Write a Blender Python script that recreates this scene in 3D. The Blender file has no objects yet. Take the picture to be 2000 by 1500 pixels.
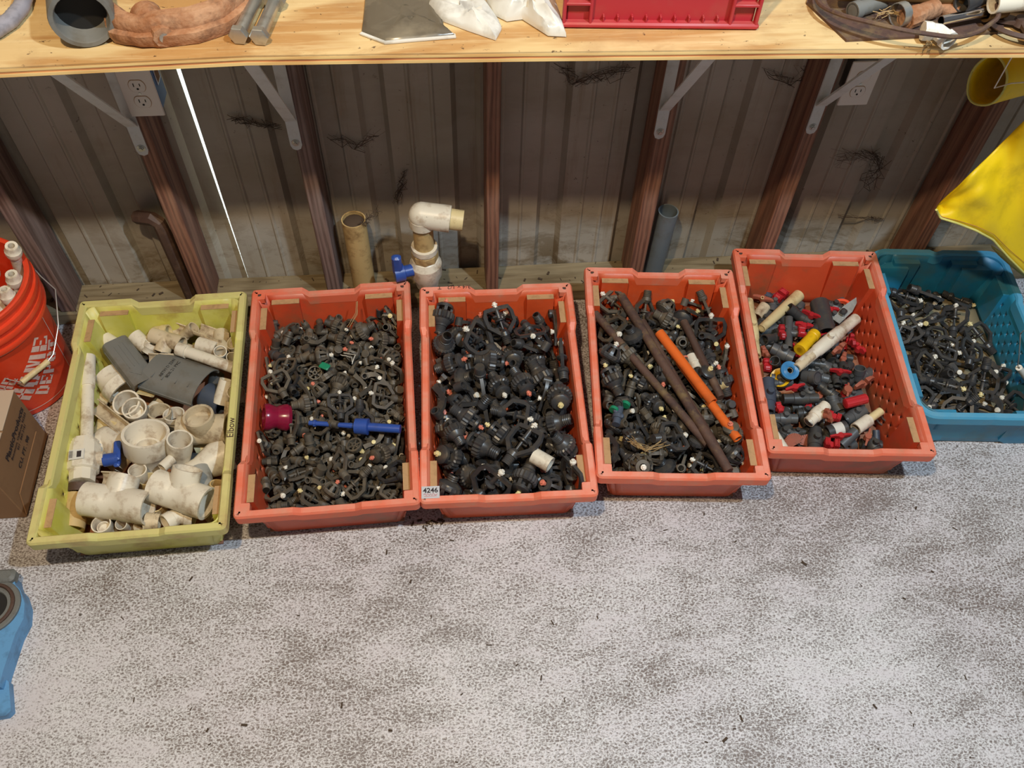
import bpy, bmesh, math, random
from mathutils import Vector, Matrix, Quaternion, noise
R = math.radians
random.seed(7)
scene = bpy.context.scene
# ---------------------------------------------------------------- camera
RT = Vector((0.99646107, -0.08110202, 0.02208619))
UP = Vector((0.05366109, 0.81603358, 0.57550819))
FW = Vector((0.06469795, 0.57228634, -0.81749772))
CAM = Vector((0, 0, 1.93)); FPX = 1750.0754
YW = 1.7345                      # plane of the metal wall
cd = bpy.data.cameras.new('camera'); cam = bpy.data.objects.new('camera', cd)
scene.collection.objects.link(cam); scene.camera = cam
m3 = Matrix((RT, UP, -FW)).transposed()
cam.matrix_world = Matrix.Translation(CAM) @ m3.to_4x4()
cd.sensor_width = 36; cd.lens = FPX / 2000 * 36; cd.clip_start = .02; cd.clip_end = 60
# ---------------------------------------------------------------- light
w = bpy.data.worlds.new('world'); scene.world = w; w.use_nodes = True
w.node_tree.nodes['Background'].inputs[0].default_value = (.96, .97, 1.0, 1)
w.node_tree.nodes['Background'].inputs[1].default_value = .13
def lamp(name, loc, power, col, r):
    l = bpy.data.lights.new(name, 'POINT'); l.energy = power; l.color = col; l.shadow_soft_size = r
    o = bpy.data.objects.new(name, l); o.location = loc; scene.collection.objects.link(o); return o
lamp('warm_ceiling_lamp', (-.35, .22, 3.0), 185, (1.0, .77, .48), .045)
lamp('cool_ceiling_lamp', (1.05, .28, 3.0), 245, (.68, .85, 1.0), .045)
sv = scene.view_settings; sv.view_transform = 'Standard'; sv.look = 'None'; sv.exposure = 0; sv.gamma = 1
sv.use_curve_mapping = False
# ---------------------------------------------------------------- pixel helpers (2000x1500 photograph -> points on real planes)
def ray(px, py): return FW + RT * ((px - 1000) / FPX) - UP * ((py - 750) / FPX)
def atz(px, py, z): d = ray(px, py); return CAM + d * ((z - CAM.z) / d.z)
def aty(px, py, y): d = ray(px, py); return CAM + d * (y / d.y)
# ---------------------------------------------------------------- materials
def srgb(r, g, b):
    f = lambda c: ((c / 255 + .055) / 1.055) ** 2.4 if c > 10 else c / 255 / 12.92
    return (f(r), f(g), f(b), 1)
MATS = {}
def mat(name, col, rough=.5, dirt=None, amt=.45, scale=40, metal=0, bump=.0, bscale=200, col2=None, cscale=6, dust=0, dustcol=(150, 135, 112), spec=.5, trans=0, alpha=1, vary=0):
    """plastic / metal / wood-like colour with patchy dirt and optional settled dust"""
    m = bpy.data.materials.new(name); m.use_nodes = True; n = m.node_tree.nodes; L = m.node_tree.links
    p = n['Principled BSDF']; tc = n.new('ShaderNodeTexCoord')
    p.inputs['Roughness'].default_value = rough; p.inputs['Metallic'].default_value = metal
    p.inputs['Specular IOR Level'].default_value = spec
    cur = None
    rgb = n.new('ShaderNodeRGB'); rgb.outputs[0].default_value = srgb(*col); cur = rgb.outputs[0]
    def mixin(cur, c2, fac):
        x = n.new('ShaderNodeMix'); x.data_type = 'RGBA'; L.new(fac, x.inputs[0]); L.new(cur, x.inputs[6]); x.inputs[7].default_value = srgb(*c2); return x.outputs[2]
    def noisefac(sc, lo, hi, mx, det=4):
        t = n.new('ShaderNodeTexNoise'); t.inputs['Scale'].default_value = sc; t.inputs['Detail'].default_value = det; t.inputs['Roughness'].default_value = .65
        L.new(tc.outputs['Object'], t.inputs['Vector'])
        r = n.new('ShaderNodeMapRange'); r.inputs[1].default_value = lo; r.inputs[2].default_value = hi; r.inputs[4].default_value = mx
        L.new(t.outputs[0], r.inputs[0]); return r.outputs[0]
    if col2: cur = mixin(cur, col2, noisefac(cscale, .42, .62, 1))
    if vary:
        oi = n.new('ShaderNodeObjectInfo'); hs = n.new('ShaderNodeHueSaturation'); mr = n.new('ShaderNodeMapRange')
        mr.inputs[3].default_value = 1 - vary; mr.inputs[4].default_value = 1 + vary
        L.new(oi.outputs['Random'], mr.inputs[0]); L.new(mr.outputs[0], hs.inputs['Value']); L.new(cur, hs.inputs['Color']); cur = hs.outputs[0]
    if dirt: cur = mixin(cur, dirt, noisefac(scale, .5, .72, amt))
    if dust:
        g = n.new('ShaderNodeNewGeometry'); s = n.new('ShaderNodeSeparateXYZ'); L.new(g.outputs['Normal'], s.inputs[0])
        r = n.new('ShaderNodeMapRange'); r.inputs[1].default_value = .3; r.inputs[2].default_value = .95; L.new(s.outputs[2], r.inputs[0])
        mu = n.new('ShaderNodeMath'); mu.operation = 'MULTIPLY'; L.new(r.outputs[0], mu.inputs[0]); L.new(noisefac(scale * .6, .3, .65, dust), mu.inputs[1])
        cur = mixin(cur, dustcol, mu.outputs[0])
    L.new(cur, p.inputs['Base Color'])
    if bump:
        t = n.new('ShaderNodeTexNoise'); t.inputs['Scale'].default_value = bscale; L.new(tc.outputs['Object'], t.inputs['Vector'])
        b = n.new('ShaderNodeBump'); b.inputs['Strength'].default_value = bump; b.inputs['Distance'].default_value = .002
        L.new(t.outputs[0], b.inputs['Height']); L.new(b.outputs[0], p.inputs['Normal'])
    if trans: p.inputs['Transmission Weight'].default_value = trans
    if alpha < 1: p.inputs['Alpha'].default_value = alpha
    MATS[name] = m; return m
mat('black', (54, 54, 56), .36, (92, 80, 64), .6, 45, dust=.2, dustcol=(110, 98, 80), vary=.3)
mat('black_dusty', (76, 70, 62), .55, (98, 84, 65), .75, 40, dust=.35, dustcol=(120, 106, 84), vary=.35)
mat('slate', (66, 74, 88), .45, (70, 66, 58), .5, 40, vary=.2)
mat('tip_white', (232, 226, 212), .4, (170, 150, 120), .4, 200)
mat('tip_coral', (224, 128, 104), .45, (170, 100, 80), .4, 200)
mat('tip_yellow', (226, 208, 150), .45, (170, 150, 100), .4, 200)
mat('pvc', (226, 216, 196), .38, (146, 112, 74), .75, 28, dust=.12, vary=.06)
mat('pvc_dirty', (208, 190, 158), .5, (112, 80, 50), .95, 34, dust=.2, vary=.1)
mat('pvc_cream', (216, 196, 146), .45, (150, 118, 72), .6, 30, vary=.06)
mat('pvc_tan', (196, 166, 112), .6, (120, 86, 48), .9, 22)
mat('inside_grey', (150, 148, 140), .5, (90, 76, 58), .6, 40)
mat('grey_pvc', (72, 76, 80), .4, (92, 84, 70), .7, 26, dust=.22, vary=.15)
mat('grey_matt', (112, 112, 108), .5, (88, 80, 66), .75, 16, dust=.15)
mat('grey_dark', (50, 52, 54), .4, (86, 78, 64), .6, 26, vary=.2, dust=.15)
mat('red_handle', (176, 36, 42), .4, (136, 70, 56), .5, 30, vary=.12)
mat('brown_handle', (158, 86, 64), .6, (120, 84, 60), .5, 40)
mat('magenta', (134, 22, 54), .22, (84, 30, 40), .5, 30)
mat('blue_handle', (46, 78, 156), .35, (50, 66, 110), .4, 60)
mat('blue_ring', (62, 128, 178), .35, (40, 90, 120), .4, 60)
mat('yellow_pvc', (232, 184, 24), .4, (140, 100, 30), .5, 40)
mat('orange_pipe', (224, 104, 40), .3, (150, 76, 40), .5, 14)
mat('orange_red', (236, 90, 56), .4)
mat('rust', (92, 66, 54), .75, (128, 104, 66), .7, 26, bump=.5, bscale=150, col2=(70, 50, 44), cscale=14)
mat('rust_orange', (150, 98, 62), .85, (84, 54, 38), .85, 26, bump=1.0, bscale=120, col2=(184, 140, 106), cscale=16)
mat('rust_dark', (76, 54, 44), .65, (118, 92, 72), .6, 20, bump=.5, bscale=90)
mat('zinc', (196, 196, 190), .32, (120, 112, 96), .4, 50, metal=.85)
mat('chrome', (220, 220, 222), .12, metal=1)
mat('bracket_white', (206, 208, 206), .45, (130, 118, 100), .3, 24)
mat('plate_white', (222, 214, 206), .4)
mat('slot_dark', (26, 24, 22), .7)
mat('box_blue', (34, 84, 150), .45)
mat('ledge_dust', (176, 140, 98), .85, (128, 100, 66), .6, 50)
mat('red_bin', (216, 86, 42), .42, (184, 96, 66), .6, 14, dust=.75, dustcol=(224, 150, 128), col2=(202, 74, 34), cscale=9, bump=.08, bscale=300)
mat('red_bin_dirty', (204, 80, 44), .45, (142, 88, 58), .85, 9, dust=.8, dustcol=(214, 142, 120), col2=(198, 72, 42), cscale=7, bump=.08, bscale=300)
mat('red_bin_rim', (232, 110, 74), .45, (206, 140, 112), .7, 22, dust=.8, dustcol=(232, 160, 140))
mat('red_bin_dirty_rim', (226, 106, 74), .5, (188, 124, 96), .8, 18, dust=.8, dustcol=(220, 150, 128))
mat('yellow_bin_rim', (204, 196, 120), .5, (176, 146, 92), .9, 14, dust=.6, dustcol=(206, 186, 130))
mat('teal_bin_rim', (66, 150, 186), .45, (96, 140, 150), .5, 16, dust=.4, dustcol=(130, 170, 190))
mat('yellow_bin', (216, 210, 124), .45, (172, 150, 66), .9, 11, dust=.55, dustcol=(206, 188, 130), col2=(204, 198, 84), cscale=6)
mat('teal_bin', (42, 136, 170), .42, (78, 104, 96), .75, 7, dust=.15, dustcol=(112, 128, 118), col2=(32, 118, 158), cscale=5)
mat('bin_floor', (168, 110, 80), .7, (132, 104, 76), .9, 10)
mat('bin_floor_teal', (136, 120, 90), .75, (108, 110, 92), .9, 8)
mat('crate_red', (178, 44, 54), .4, (170, 70, 66), .5, 18, dust=.2)
mat('bucket_orange', (222, 66, 34), .42, (236, 96, 64), .4, 14)
mat('print_pale', (226, 196, 184), .55, (214, 150, 130), .6, 90)
mat('ink', (48, 40, 42), .7)
mat('ink_brown', (70, 48, 40), .8)
mat('cardboard', (142, 104, 70), .85, (120, 84, 54), .5, 12, bump=.15, bscale=80)
mat('cardboard_lit', (186, 164, 140), .85)  # paler copy of the cardboard with lamplight put into the colour
mat('sticker', (206, 206, 210), .3, metal=.2)
mat('red_script', (190, 60, 60), .5)
mat('coat_yellow', (232, 196, 8), .5, (184, 150, 10), .6, 16, bump=.25, bscale=60)
mat('coat_lining', (206, 200, 110), .7)
mat('wire', (196, 192, 184), .35, metal=.7)
mat('hose_clear', (150, 148, 158), .3, (90, 90, 96), .6, 30)
mat('bag_film', (216, 212, 202), .25, (150, 140, 124), .7, 16, bump=.8, bscale=30, spec=.8)
mat('bag_dark', (98, 88, 72), .25, (140, 128, 106), .6, 12, bump=.6, bscale=24, spec=.8)
mat('pipe_grey', (104, 112, 116), .45, (88, 82, 70), .6, 20)
mat('green', (30, 128, 92), .4)
mat('blue_iron', (96, 150, 196), .5, (58, 84, 110), .6, 22, bump=.3, bscale=60)
mat('iron_grey', (108, 108, 104), .6, (70, 62, 54), .6, 30, bump=.3)
mat('brass_brown', (120, 92, 56), .4, metal=.5)
mat('cobweb', (74, 60, 48), .9)
mat('straw', (170, 140, 96), .8)
mat('debris', (70, 54, 40), .9, vary=.3)
# ---------------------------------------------------------------- mesh builder
def frame_x(p0, p1, spin=0):
    """matrix at the middle of p0-p1 whose local X runs along p0->p1; spin 0 leaves local Z as high as it can be"""
    p0, p1 = Vector(p0), Vector(p1); x = (p1 - p0).normalized(); up = Vector((0, 0, 1))
    if abs(x.z) > .97: up = Vector((0, 1, 0))
    y = up.cross(x).normalized(); z = x.cross(y)
    return Matrix.Translation((p0 + p1) / 2) @ Matrix((x, y, z)).transposed().to_4x4() @ Matrix.Rotation(spin, 4, 'X')
HOLE = [.2]
class MB:
    def __init__(s): s.v = []; s.f = []
    def ring(s, pts): i = len(s.v); s.v += [Vector(p) for p in pts]; return list(range(i, i + len(pts)))
    def loft(s, rings, closed=True, cap0=False, cap1=False, loop=False):
        ids = [s.ring(r) for r in rings]; n = len(ids[0])
        for a, b in list(zip(ids, ids[1:])) + ([(ids[-1], ids[0])] if loop else []):
            for i in range(n if closed else n - 1):
                j = (i + 1) % n; s.f.append((a[i], a[j], b[j], b[i]))
        if cap0: s.f.append(tuple(reversed(ids[0])))
        if cap1: s.f.append(tuple(ids[-1]))
        return s
    def box(s, c, d, M=None):
        cx, cy, cz = c; x, y, z = (k / 2 for k in d)
        q = [Vector((cx + a * x, cy + b * y, cz + e * z)) for e in (-1, 1) for a, b in ((-1, -1), (1, -1), (1, 1), (-1, 1))]
        if M: q = [M @ p for p in q]
        return s.loft([q[:4], q[4:]], True, True, True)
    def bbox(s, c, d, b=.002, M=None):
        """box with bevelled edges"""
        x, y, z = (k / 2 for k in d); rs = []
        for zz, ins in ((-z, b), (-z + b, 0), (z - b, 0), (z, b)):
            X, Y = x - ins, y - ins; e = b
            rs.append([Vector((c[0] + a, c[1] + q, c[2] + zz)) for a, q in ((-X + e, -Y), (X - e, -Y), (X, -Y + e), (X, Y - e), (X - e, Y), (-X + e, Y), (-X, Y - e), (-X, -Y + e))])
        if M: rs = [[M @ p for p in r] for r in rs]
        return s.loft(rs, True, True, True)
    def prism(s, pts, z0, z1, M=None):
        a = [Vector((x, y, z0)) for x, y in pts]; b = [Vector((x, y, z1)) for x, y in pts]
        if M: a = [M @ p for p in a]; b = [M @ p for p in b]
        return s.loft([a, b], True, True, True)
    def lathe(s, prof, n=14, M=None, star=0, a0=0, a1=2 * math.pi):
        """prof = [(x, r)...] turned about X. star>0: every other point pushed out, for ribs"""
        full = abs(a1 - a0 - 2 * math.pi) < 1e-6; k = n if full else n + 1; rs = []
        for x, r in prof:
            q = []
            for i in range(k):
                a = a0 + (a1 - a0) * i / n; rr = r * (1 + (star if i % 2 else 0))
                q.append(Vector((x, rr * math.cos(a), rr * math.sin(a))))
            rs.append([M @ p for p in q] if M else q)
        return s.loft(rs, full, prof[0][1] > 1e-5 and full and prof[0] != prof[-1], prof[-1][1] > 1e-5 and full and prof[0] != prof[-1])
    def tube(s, p0, p1, r, ri=None, n=14, bore=None, r1=None):
        """pipe from p0 to p1; ri: inner radius, bored right through unless bore gives a depth from p1"""
        M = frame_x(p0, p1); h = (Vector(p1) - Vector(p0)).length / 2; r1 = r1 or r
        if ri is None: return s.lathe([(-h, r), (h, r1)], n, M)
        if bore is None: return s.lathe([(-h, ri), (-h, r), (h, r1), (h, ri * r1 / r), (-h, ri)], n, M)
        return s.lathe([(-h, r), (h, r1), (h, ri), (h - bore, ri * .97)], n, M)
    def sweep(s, path, sec, closed=False, up=(0, 0, 1), scale=None):
        """sec: radius, or a list of 2D points; path: 3D points"""
        P = [Vector(p) for p in path]; n = len(P)
        if not isinstance(sec, (list, tuple)): sec = [(sec * math.cos(a * math.pi / 4), sec * math.sin(a * math.pi / 4)) for a in range(8)]
        rs = []; u = Vector(up)
        for i in range(n):
            t = (P[(i + 1) % n] - P[i - 1]) if closed else (P[min(i + 1, n - 1)] - P[max(i - 1, 0)])
            t.normalize(); a = u.cross(t)
            if a.length < 1e-3: a = Vector((1, 0, 0)).cross(t)
            a.normalize(); b = t.cross(a); k = scale[i] if scale else 1
            if i and not closed: u = b
            # keep mitred width at corners
            rs.append([P[i] + a * (x * k) + b * (y * k) for x, y in sec])
        return s.loft(rs, True, not closed, not closed, closed)
    def ball(s, c, r, n=8, m=5, sx=1):
        c = Vector(c); prof = [(math.cos(math.pi * i / m) * r * sx, max(math.sin(math.pi * i / m) * r, 1e-6)) for i in range(m + 1)]
        return s.lathe(prof, n, Matrix.Translation(c))
    def grid(s, fn, nu, nv, holes=None):
        """surface fn(u,v)->Vector; cells (i,j) in holes get an octagonal opening"""
        base = len(s.v); s.v += [Vector(fn(i / nu, j / nv)) for j in range(nv + 1) for i in range(nu + 1)]
        id_ = lambda i, j: base + j * (nu + 1) + i
        for j in range(nv):
            for i in range(nu):
                c = (id_(i, j), id_(i + 1, j), id_(i + 1, j + 1), id_(i, j + 1))
                if not holes or not holes(i, j): s.f.append(c); continue
                k = []; rr = .19
                for q in range(8):
                    a = math.pi * (q / 4 + 1.125 - .125 * 0); u, v = .5 + rr * math.cos(a), .5 + rr * math.sin(a)
                    k.append(len(s.v)); s.v.append(Vector(fn((i + u) / nu, (j + v) / nv)))
                # k[0]~ angle 202deg .. go round; corners at 225,315,45,135
                s.f += [(c[0], k[1], k[0]), (c[0], c[1], k[2], k[1]), (c[1], k[3], k[2]), (c[1], c[2], k[4], k[3]), (c[2], k[5], k[4]), (c[2], c[3], k[6], k[5]), (c[3], k[7], k[6]), (c[3], c[0], k[0], k[7])]
        return s
    def add(s, o, M=None):
        b = len(s.v); s.v += [(M @ p if M else p.copy()) for p in o.v]; s.f += [tuple(b + i for i in f) for f in o.f]; return s
    def mesh(s, name, material, sharp=35):
        me = bpy.data.meshes.new(name); me.from_pydata([tuple(p) for p in s.v], [], s.f)
        me.materials.append(MATS[material] if isinstance(material, str) else material)
        bm = bmesh.new(); bm.from_mesh(me); bmesh.ops.remove_doubles(bm, verts=bm.verts, dist=1e-6)
        bmesh.ops.recalc_face_normals(bm, faces=bm.faces); bm.to_mesh(me); bm.free()
        me.shade_smooth(); me.set_sharp_from_angle(angle=R(sharp)); return me
def obj(name, me, parent=None, M=None, **kw):
    o = bpy.data.objects.new(name, me); scene.collection.objects.link(o)
    if parent: o.parent = parent
    if M is not None: o.matrix_basis = M if isinstance(M, Matrix) else Matrix.Translation(M)
    for k, v in kw.items(): o[k] = v
    return o
def thing(name, label, cat, group=None, M=None, me=None):
    o = obj(name, me, None, M); o['label'] = label; o['category'] = cat
    if group: o['group'] = group
    return o
def struct(name, me, M=None, parent=None):
    o = obj(name, me, parent, M)
    if not parent: o['kind'] = 'structure'
    return o
def text_mesh(body, size, material, extrude=.0002, bold=0, name='lettering', align='LEFT'):
    cu = bpy.data.curves.new(name, 'FONT'); cu.body = body; cu.size = size; cu.extrude = extrude; cu.offset = bold; cu.align_x = align; cu.resolution_u = 3
    t = bpy.data.objects.new(name, cu); me = bpy.data.meshes.new_from_object(t); bpy.data.objects.remove(t); bpy.data.curves.remove(cu)
    me.materials.clear(); me.materials.append(MATS[material]); return me
# ---------------------------------------------------------------- structure materials
def node_mat(name, build, rough=.6):
    m = bpy.data.materials.new(name); m.use_nodes = True; n = m.node_tree.nodes; L = m.node_tree.links
    p = n['Principled BSDF']; p.inputs['Roughness'].default_value = rough
    tc = n.new('ShaderNodeTexCoord')
    class H:
        def map(s, sc, src='Object', rot=(0, 0, 0)):
            x = n.new('ShaderNodeMapping'); x.inputs['Scale'].default_value = sc; x.inputs['Rotation'].default_value = rot; L.new(tc.outputs[src], x.inputs[0]); return x.outputs[0]
        def noise(s, vec, sc, det=5, ro=.6, dist=0):
            x = n.new('ShaderNodeTexNoise'); x.inputs['Scale'].default_value = sc; x.inputs['Detail'].default_value = det; x.inputs['Roughness'].default_value = ro; x.inputs['Distortion'].default_value = dist; L.new(vec, x.inputs['Vector']); return x.outputs[0]
        def vor(s, vec, sc, feat='F1'):
            x = n.new('ShaderNodeTexVoronoi'); x.inputs['Scale'].default_value = sc; x.feature = feat; L.new(vec, x.inputs['Vector']); return x.outputs[0]
        def rng(s, v, a, b, c=0, d=1):
            x = n.new('ShaderNodeMapRange'); [setattr(x.inputs[i + 1], 'default_value', k) for i, k in enumerate((a, b, c, d))]; L.new(v, x.inputs[0]); return x.outputs[0]
        def mix(s, f, a, b):
            x = n.new('ShaderNodeMix'); x.data_type = 'RGBA'
            if isinstance(f, float): x.inputs[0].default_value = f
            else: L.new(f, x.inputs[0])
            for i, c in ((6, a), (7, b)):
                if isinstance(c, tuple): x.inputs[i].default_value = srgb(*c)
                else: L.new(c, x.inputs[i])
            return x.outputs[2]
        def mth(s, op, a, b=.5):
            x = n.new('ShaderNodeMath'); x.operation = op
            for i, c in enumerate((a, b)):
                if isinstance(c, (int, float)): x.inputs[i].default_value = c
                else: L.new(c, x.inputs[i])
            return x.outputs[0]
        def wave(s, vec, sc, dist, det=3):
            x = n.new('ShaderNodeTexWave'); x.inputs['Scale'].default_value = sc; x.inputs['Distortion'].default_value = dist; x.inputs['Detail'].default_value = det; x.inputs['Detail Scale'].default_value = 1.5; L.new(vec, x.inputs['Vector']); return x.outputs['Fac']
        def bump(s, h, st=.4, d=.002):
            x = n.new('ShaderNodeBump'); x.inputs['Strength'].default_value = st; x.inputs['Distance'].default_value = d; L.new(h, x.inputs['Height']); L.new(x.outputs[0], p.inputs['Normal'])
        def sep(s, src='Object'):
            x = n.new('ShaderNodeSeparateXYZ'); L.new(tc.outputs[src], x.inputs[0]); return x.outputs
        def rough(s, v): L.new(v, p.inputs['Roughness'])
    h = H(); L.new(build(h), p.inputs['Base Color']); MATS[name] = m; return m
def b_floor(h):
    v = h.map((1, 1, 1)); sk = h.map((1, 2.2, 1), rot=(0, 0, .35))
    fine = h.noise(v, 210, 2, .8); net = h.vor(h.map((1, 1.7, 1), rot=(0, 0, .35)), 105, 'DISTANCE_TO_EDGE'); net2 = h.vor(h.map((1, 2.6, 1), rot=(0, 0, -.5)), 30, 'DISTANCE_TO_EDGE')
    big = h.noise(v, 1.3, 5, .55, .3); mid = h.noise(sk, 6.5, 6, .68, .4); pat = h.noise(v, 2.4, 3, .5, .2)
    s = h.mth('ADD', h.mth('MULTIPLY', fine, 1.5), h.mth('MULTIPLY', h.rng(net, 0, .25, .30, 0), 1.0))
    s = h.mth('ADD', s, h.mth('MULTIPLY', h.rng(net2, 0, .05, .22, 0), h.rng(mid, .45, .6)))
    s = h.mth('ADD', s, h.mth('MULTIPLY', h.mth('SUBTRACT', big, .5), .9))
    s = h.mth('ADD', s, h.mth('MULTIPLY', h.mth('SUBTRACT', mid, .5), .85))
    paint = h.rng(s, .66, 1.12)
    base = h.mix(h.rng(pat, .38, .62), (112, 98, 92), (122, 112, 108))
    pc = h.mix(h.rng(mid, .4, .62), (220, 218, 218), (204, 198, 200))
    c = h.mix(paint, base, pc)
    spots = h.rng(h.noise(v, 7, 3, .5), .69, .75, 0, .55); c = h.mix(spots, c, (104, 90, 78))
    specks = h.rng(h.vor(v, 11), .03, .05, .8, 0); c = h.mix(specks, c, (70, 58, 48))
    h.rough(h.rng(s, .4, 1, .62, .38)); h.bump(s, .45, .0012)
    return c
node_mat('concrete', b_floor)
def b_wall(h):
    v = h.map((1, 1, 1)); z = h.sep()[2]; low = h.rng(z, .0, .35, 1, 0)
    c = h.mix(h.rng(h.noise(v, 2.2, 5), .4, .62), (176, 168, 156), (158, 148, 132))
    streak = h.rng(h.noise(h.map((8, 8, .7)), 2.4, 5, .7), .56, .72, 0, .45); c = h.mix(streak, c, (126, 104, 72))
    dirt = h.mth('MULTIPLY', h.rng(h.noise(h.map((1, 1, 2.5)), 5, 6, .75, .5), .48, .62, 0, .9), h.rng(z, .02, .3, 1, .12)); c = h.mix(dirt, c, (104, 84, 50))
    sp = h.rng(h.noise(v, 60, 3, .7), .66, .70, 0, .7); sp = h.mth('MULTIPLY', sp, h.rng(h.noise(v, 4, 2), .48, .6)); c = h.mix(sp, c, (52, 38, 28))
    return c
node_mat('wall_paint', b_wall, .55)
def woodf(c1, c2, c3, axis='Z', knots=(60, 38, 28), sc=1):
    def f(h):
        st = {'Z': (1, 1, .05), 'X': (.06, 1, 1), 'Y': (1, .05, 1)}[axis]
        v = h.map(tuple(k * sc for k in st)); g = h.wave(v, 26, 9, 4); n1 = h.noise(v, 34, 6, .7); n2 = h.noise(h.map((1, 1, 1)), 3.5, 4)
        c = h.mix(h.rng(g, .15, .9), c1, c2); c = h.mix(h.rng(n1, .45, .7, 0, .8), c, c3); c = h.mix(h.rng(n2, .5, .75, 0, .5), c, knots)
        h.bump(n1, .3, .001); return c
    return f
node_mat('stud_wood', woodf((142, 98, 78), (104, 68, 54), (170, 132, 108)), .7)
node_mat('stud_wood_dark', woodf((112, 72, 52), (86, 54, 40), (104, 72, 54)), .7)
node_mat('stud_wood_grey', woodf((130, 106, 98), (96, 74, 66), (150, 132, 124)), .75)
node_mat('plate_wood', woodf((128, 112, 84), (104, 88, 62), (150, 136, 108), 'X', (84, 66, 44)), .85)
def b_ply(h):
    v = h.map((.22, 1, 1)); g = h.wave(v, 2.4, 22, 5); n1 = h.noise(h.map((.05, 1, 1)), 60, 5, .75); n2 = h.noise(h.map((1, 1, 1)), 3.2, 6, .65); n3 = h.noise(h.map((.5, 1, 1)), 7, 5, .7, 1.2)
    c = h.mix(h.rng(g, .25, .85), (214, 182, 128), (186, 140, 84)); c = h.mix(h.rng(n1, .48, .66, 0, .6), c, (226, 200, 150)); c = h.mix(h.rng(n3, .52, .68, 0, .6), c, (170, 122, 70))
    c = h.mix(h.rng(n2, .52, .72, 0, .65), c, (158, 120, 80)); c = h.mix(h.rng(h.noise(h.map((.7, 1, 1)), 85, 3, .7), .66, .70, 0, .85), c, (84, 60, 40))
    k = h.vor(h.map((.7, 1.6, 1)), 3.6); c = h.mix(h.rng(k, .02, .10, .7, 0), c, (132, 84, 46)); c = h.mix(h.rng(k, .012, .03, .85, 0), c, (70, 44, 28)); h.bump(n1, .2, .0008); return c
node_mat('plywood', b_ply, .6)
node_mat('ply_core', woodf((206, 136, 84), (160, 92, 56), (222, 160, 100), 'X', (120, 70, 44)), .7)
node_mat('ply_light', woodf((236, 200, 132), (222, 176, 108), (244, 214, 150), 'X', (190, 140, 84)), .7)
# ---------------------------------------------------------------- floor, wall, framing
m = MB(); m.box((0, .8, -.05), (7, 5.6, .1)); struct('floor', m.mesh('floor', 'concrete'))
def wall_profile(x0, x1):
    """inside face of the ribbed sheet: shallow flats with deep trapezoid ribs going outwards and thin pencil ribs between"""
    pts = []; sp = .2158; k0 = int((x0 + 3) / sp) - 1
    ks = [-.585 + sp * i for i in range(-14, 16)]
    ev = []
    for k in ks:
        ev += [(k - .034, 0), (k - .022, .02), (k + .022, .02), (k + .034, 0)]
        for q in (.085, .138): ev += [(k + q - .006, 0), (k + q - .002, -.0035), (k + q + .002, -.0035), (k + q + .006, 0)]
    ev = sorted(e for e in ev if x0 < e[0] < x1)
    return [(x0, ev[0][1] if ev and ev[0][1] > .01 else 0)] + ev + [(x1, ev[-1][1] if ev and ev[-1][1] > .01 else 0)]
def sheet(x0, x1, z0, z1, slant=0):
    pr = wall_profile(x0, x1); rs = []
    def row(z, sl0, sl1):
        a = [Vector((x + (sl0 if i == 0 else sl1 if i == len(pr) - 1 else 0), YW + y, z)) for i, (x, y) in enumerate(pr)]
        return a + [p + Vector((0, .0015, 0)) for p in reversed(a)]
    m = MB(); m.loft([row(z0, 0, slant[0]), row(z1, 0, slant[1])] if isinstance(slant, tuple) else [row(z0, 0, 0), row(z1, 0, 0)], True, True, True); return m
struct('wall_back', sheet(-2.6, -.5630, -.02, 2.4, (0, -.030)).mesh('wall_sheet', 'wall_paint', 20))
struct('wall_back', sheet(-.556, 2.8, -.02, 2.4).mesh('wall_sheet', 'wall_paint', 20))
m = MB(); m.bbox((.1, 1.68, .022), (5.2, .105, .044), .003); sp_ = struct('sill_plate', m.mesh('sill_plate', 'plate_wood'))
def stud(x0, wd, label, mt='stud_wood', z1=2.4, y0=1.634):
    m = MB(); m.bbox((0, (YW - y0) / 2 - .001, (z1 - .0445) / 2), (wd, YW - y0 - .003, z1 - .0445), .0025)
    o = struct('trim_stud', m.mesh('stud', mt), Vector((x0 + wd / 2, y0, .0445))); o['label'] = label; return o
stud(-1.042, .038, 'leftmost weathered grey-brown stud beside the orange bucket', 'stud_wood_grey')
stud(-.672, .038, 'stud with the left outlet and bracket', 'stud_wood')
stud(-.328, .036, 'dark stud left of the pipe stub', 'stud_wood_grey')
stud(.1035, .033, 'bare stud standing behind the crate marked 4246', 'stud_wood')
stud(.496, .040, 'reddish stud left of the grey pipe', 'stud_wood')
stud(.850, .038, 'reddish stud carrying the right outlet', 'stud_wood')
stud(1.286, .038, 'stud behind the blue crate', 'stud_wood')
# pale panel added outside so the slit between the sheets shows bright
m = MB(); m.bbox((-.7, 2.4, .6), (1.6, .02, 3.4)); struct('exterior_slit_backing', m.mesh('exterior_slit_backing', 'bracket_white'))
l = bpy.data.lights.new('daylight_standin', 'AREA'); l.energy = 90; l.size = .4; l.color = (.86, 1, .97)  # area lamp added to light the outside panel in place of daylight
o = bpy.data.objects.new('daylight_standin', l); scene.collection.objects.link(o); o.location = (-1.7, 2.12, .6); o.rotation_euler = (R(90), 0, R(-50))
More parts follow.
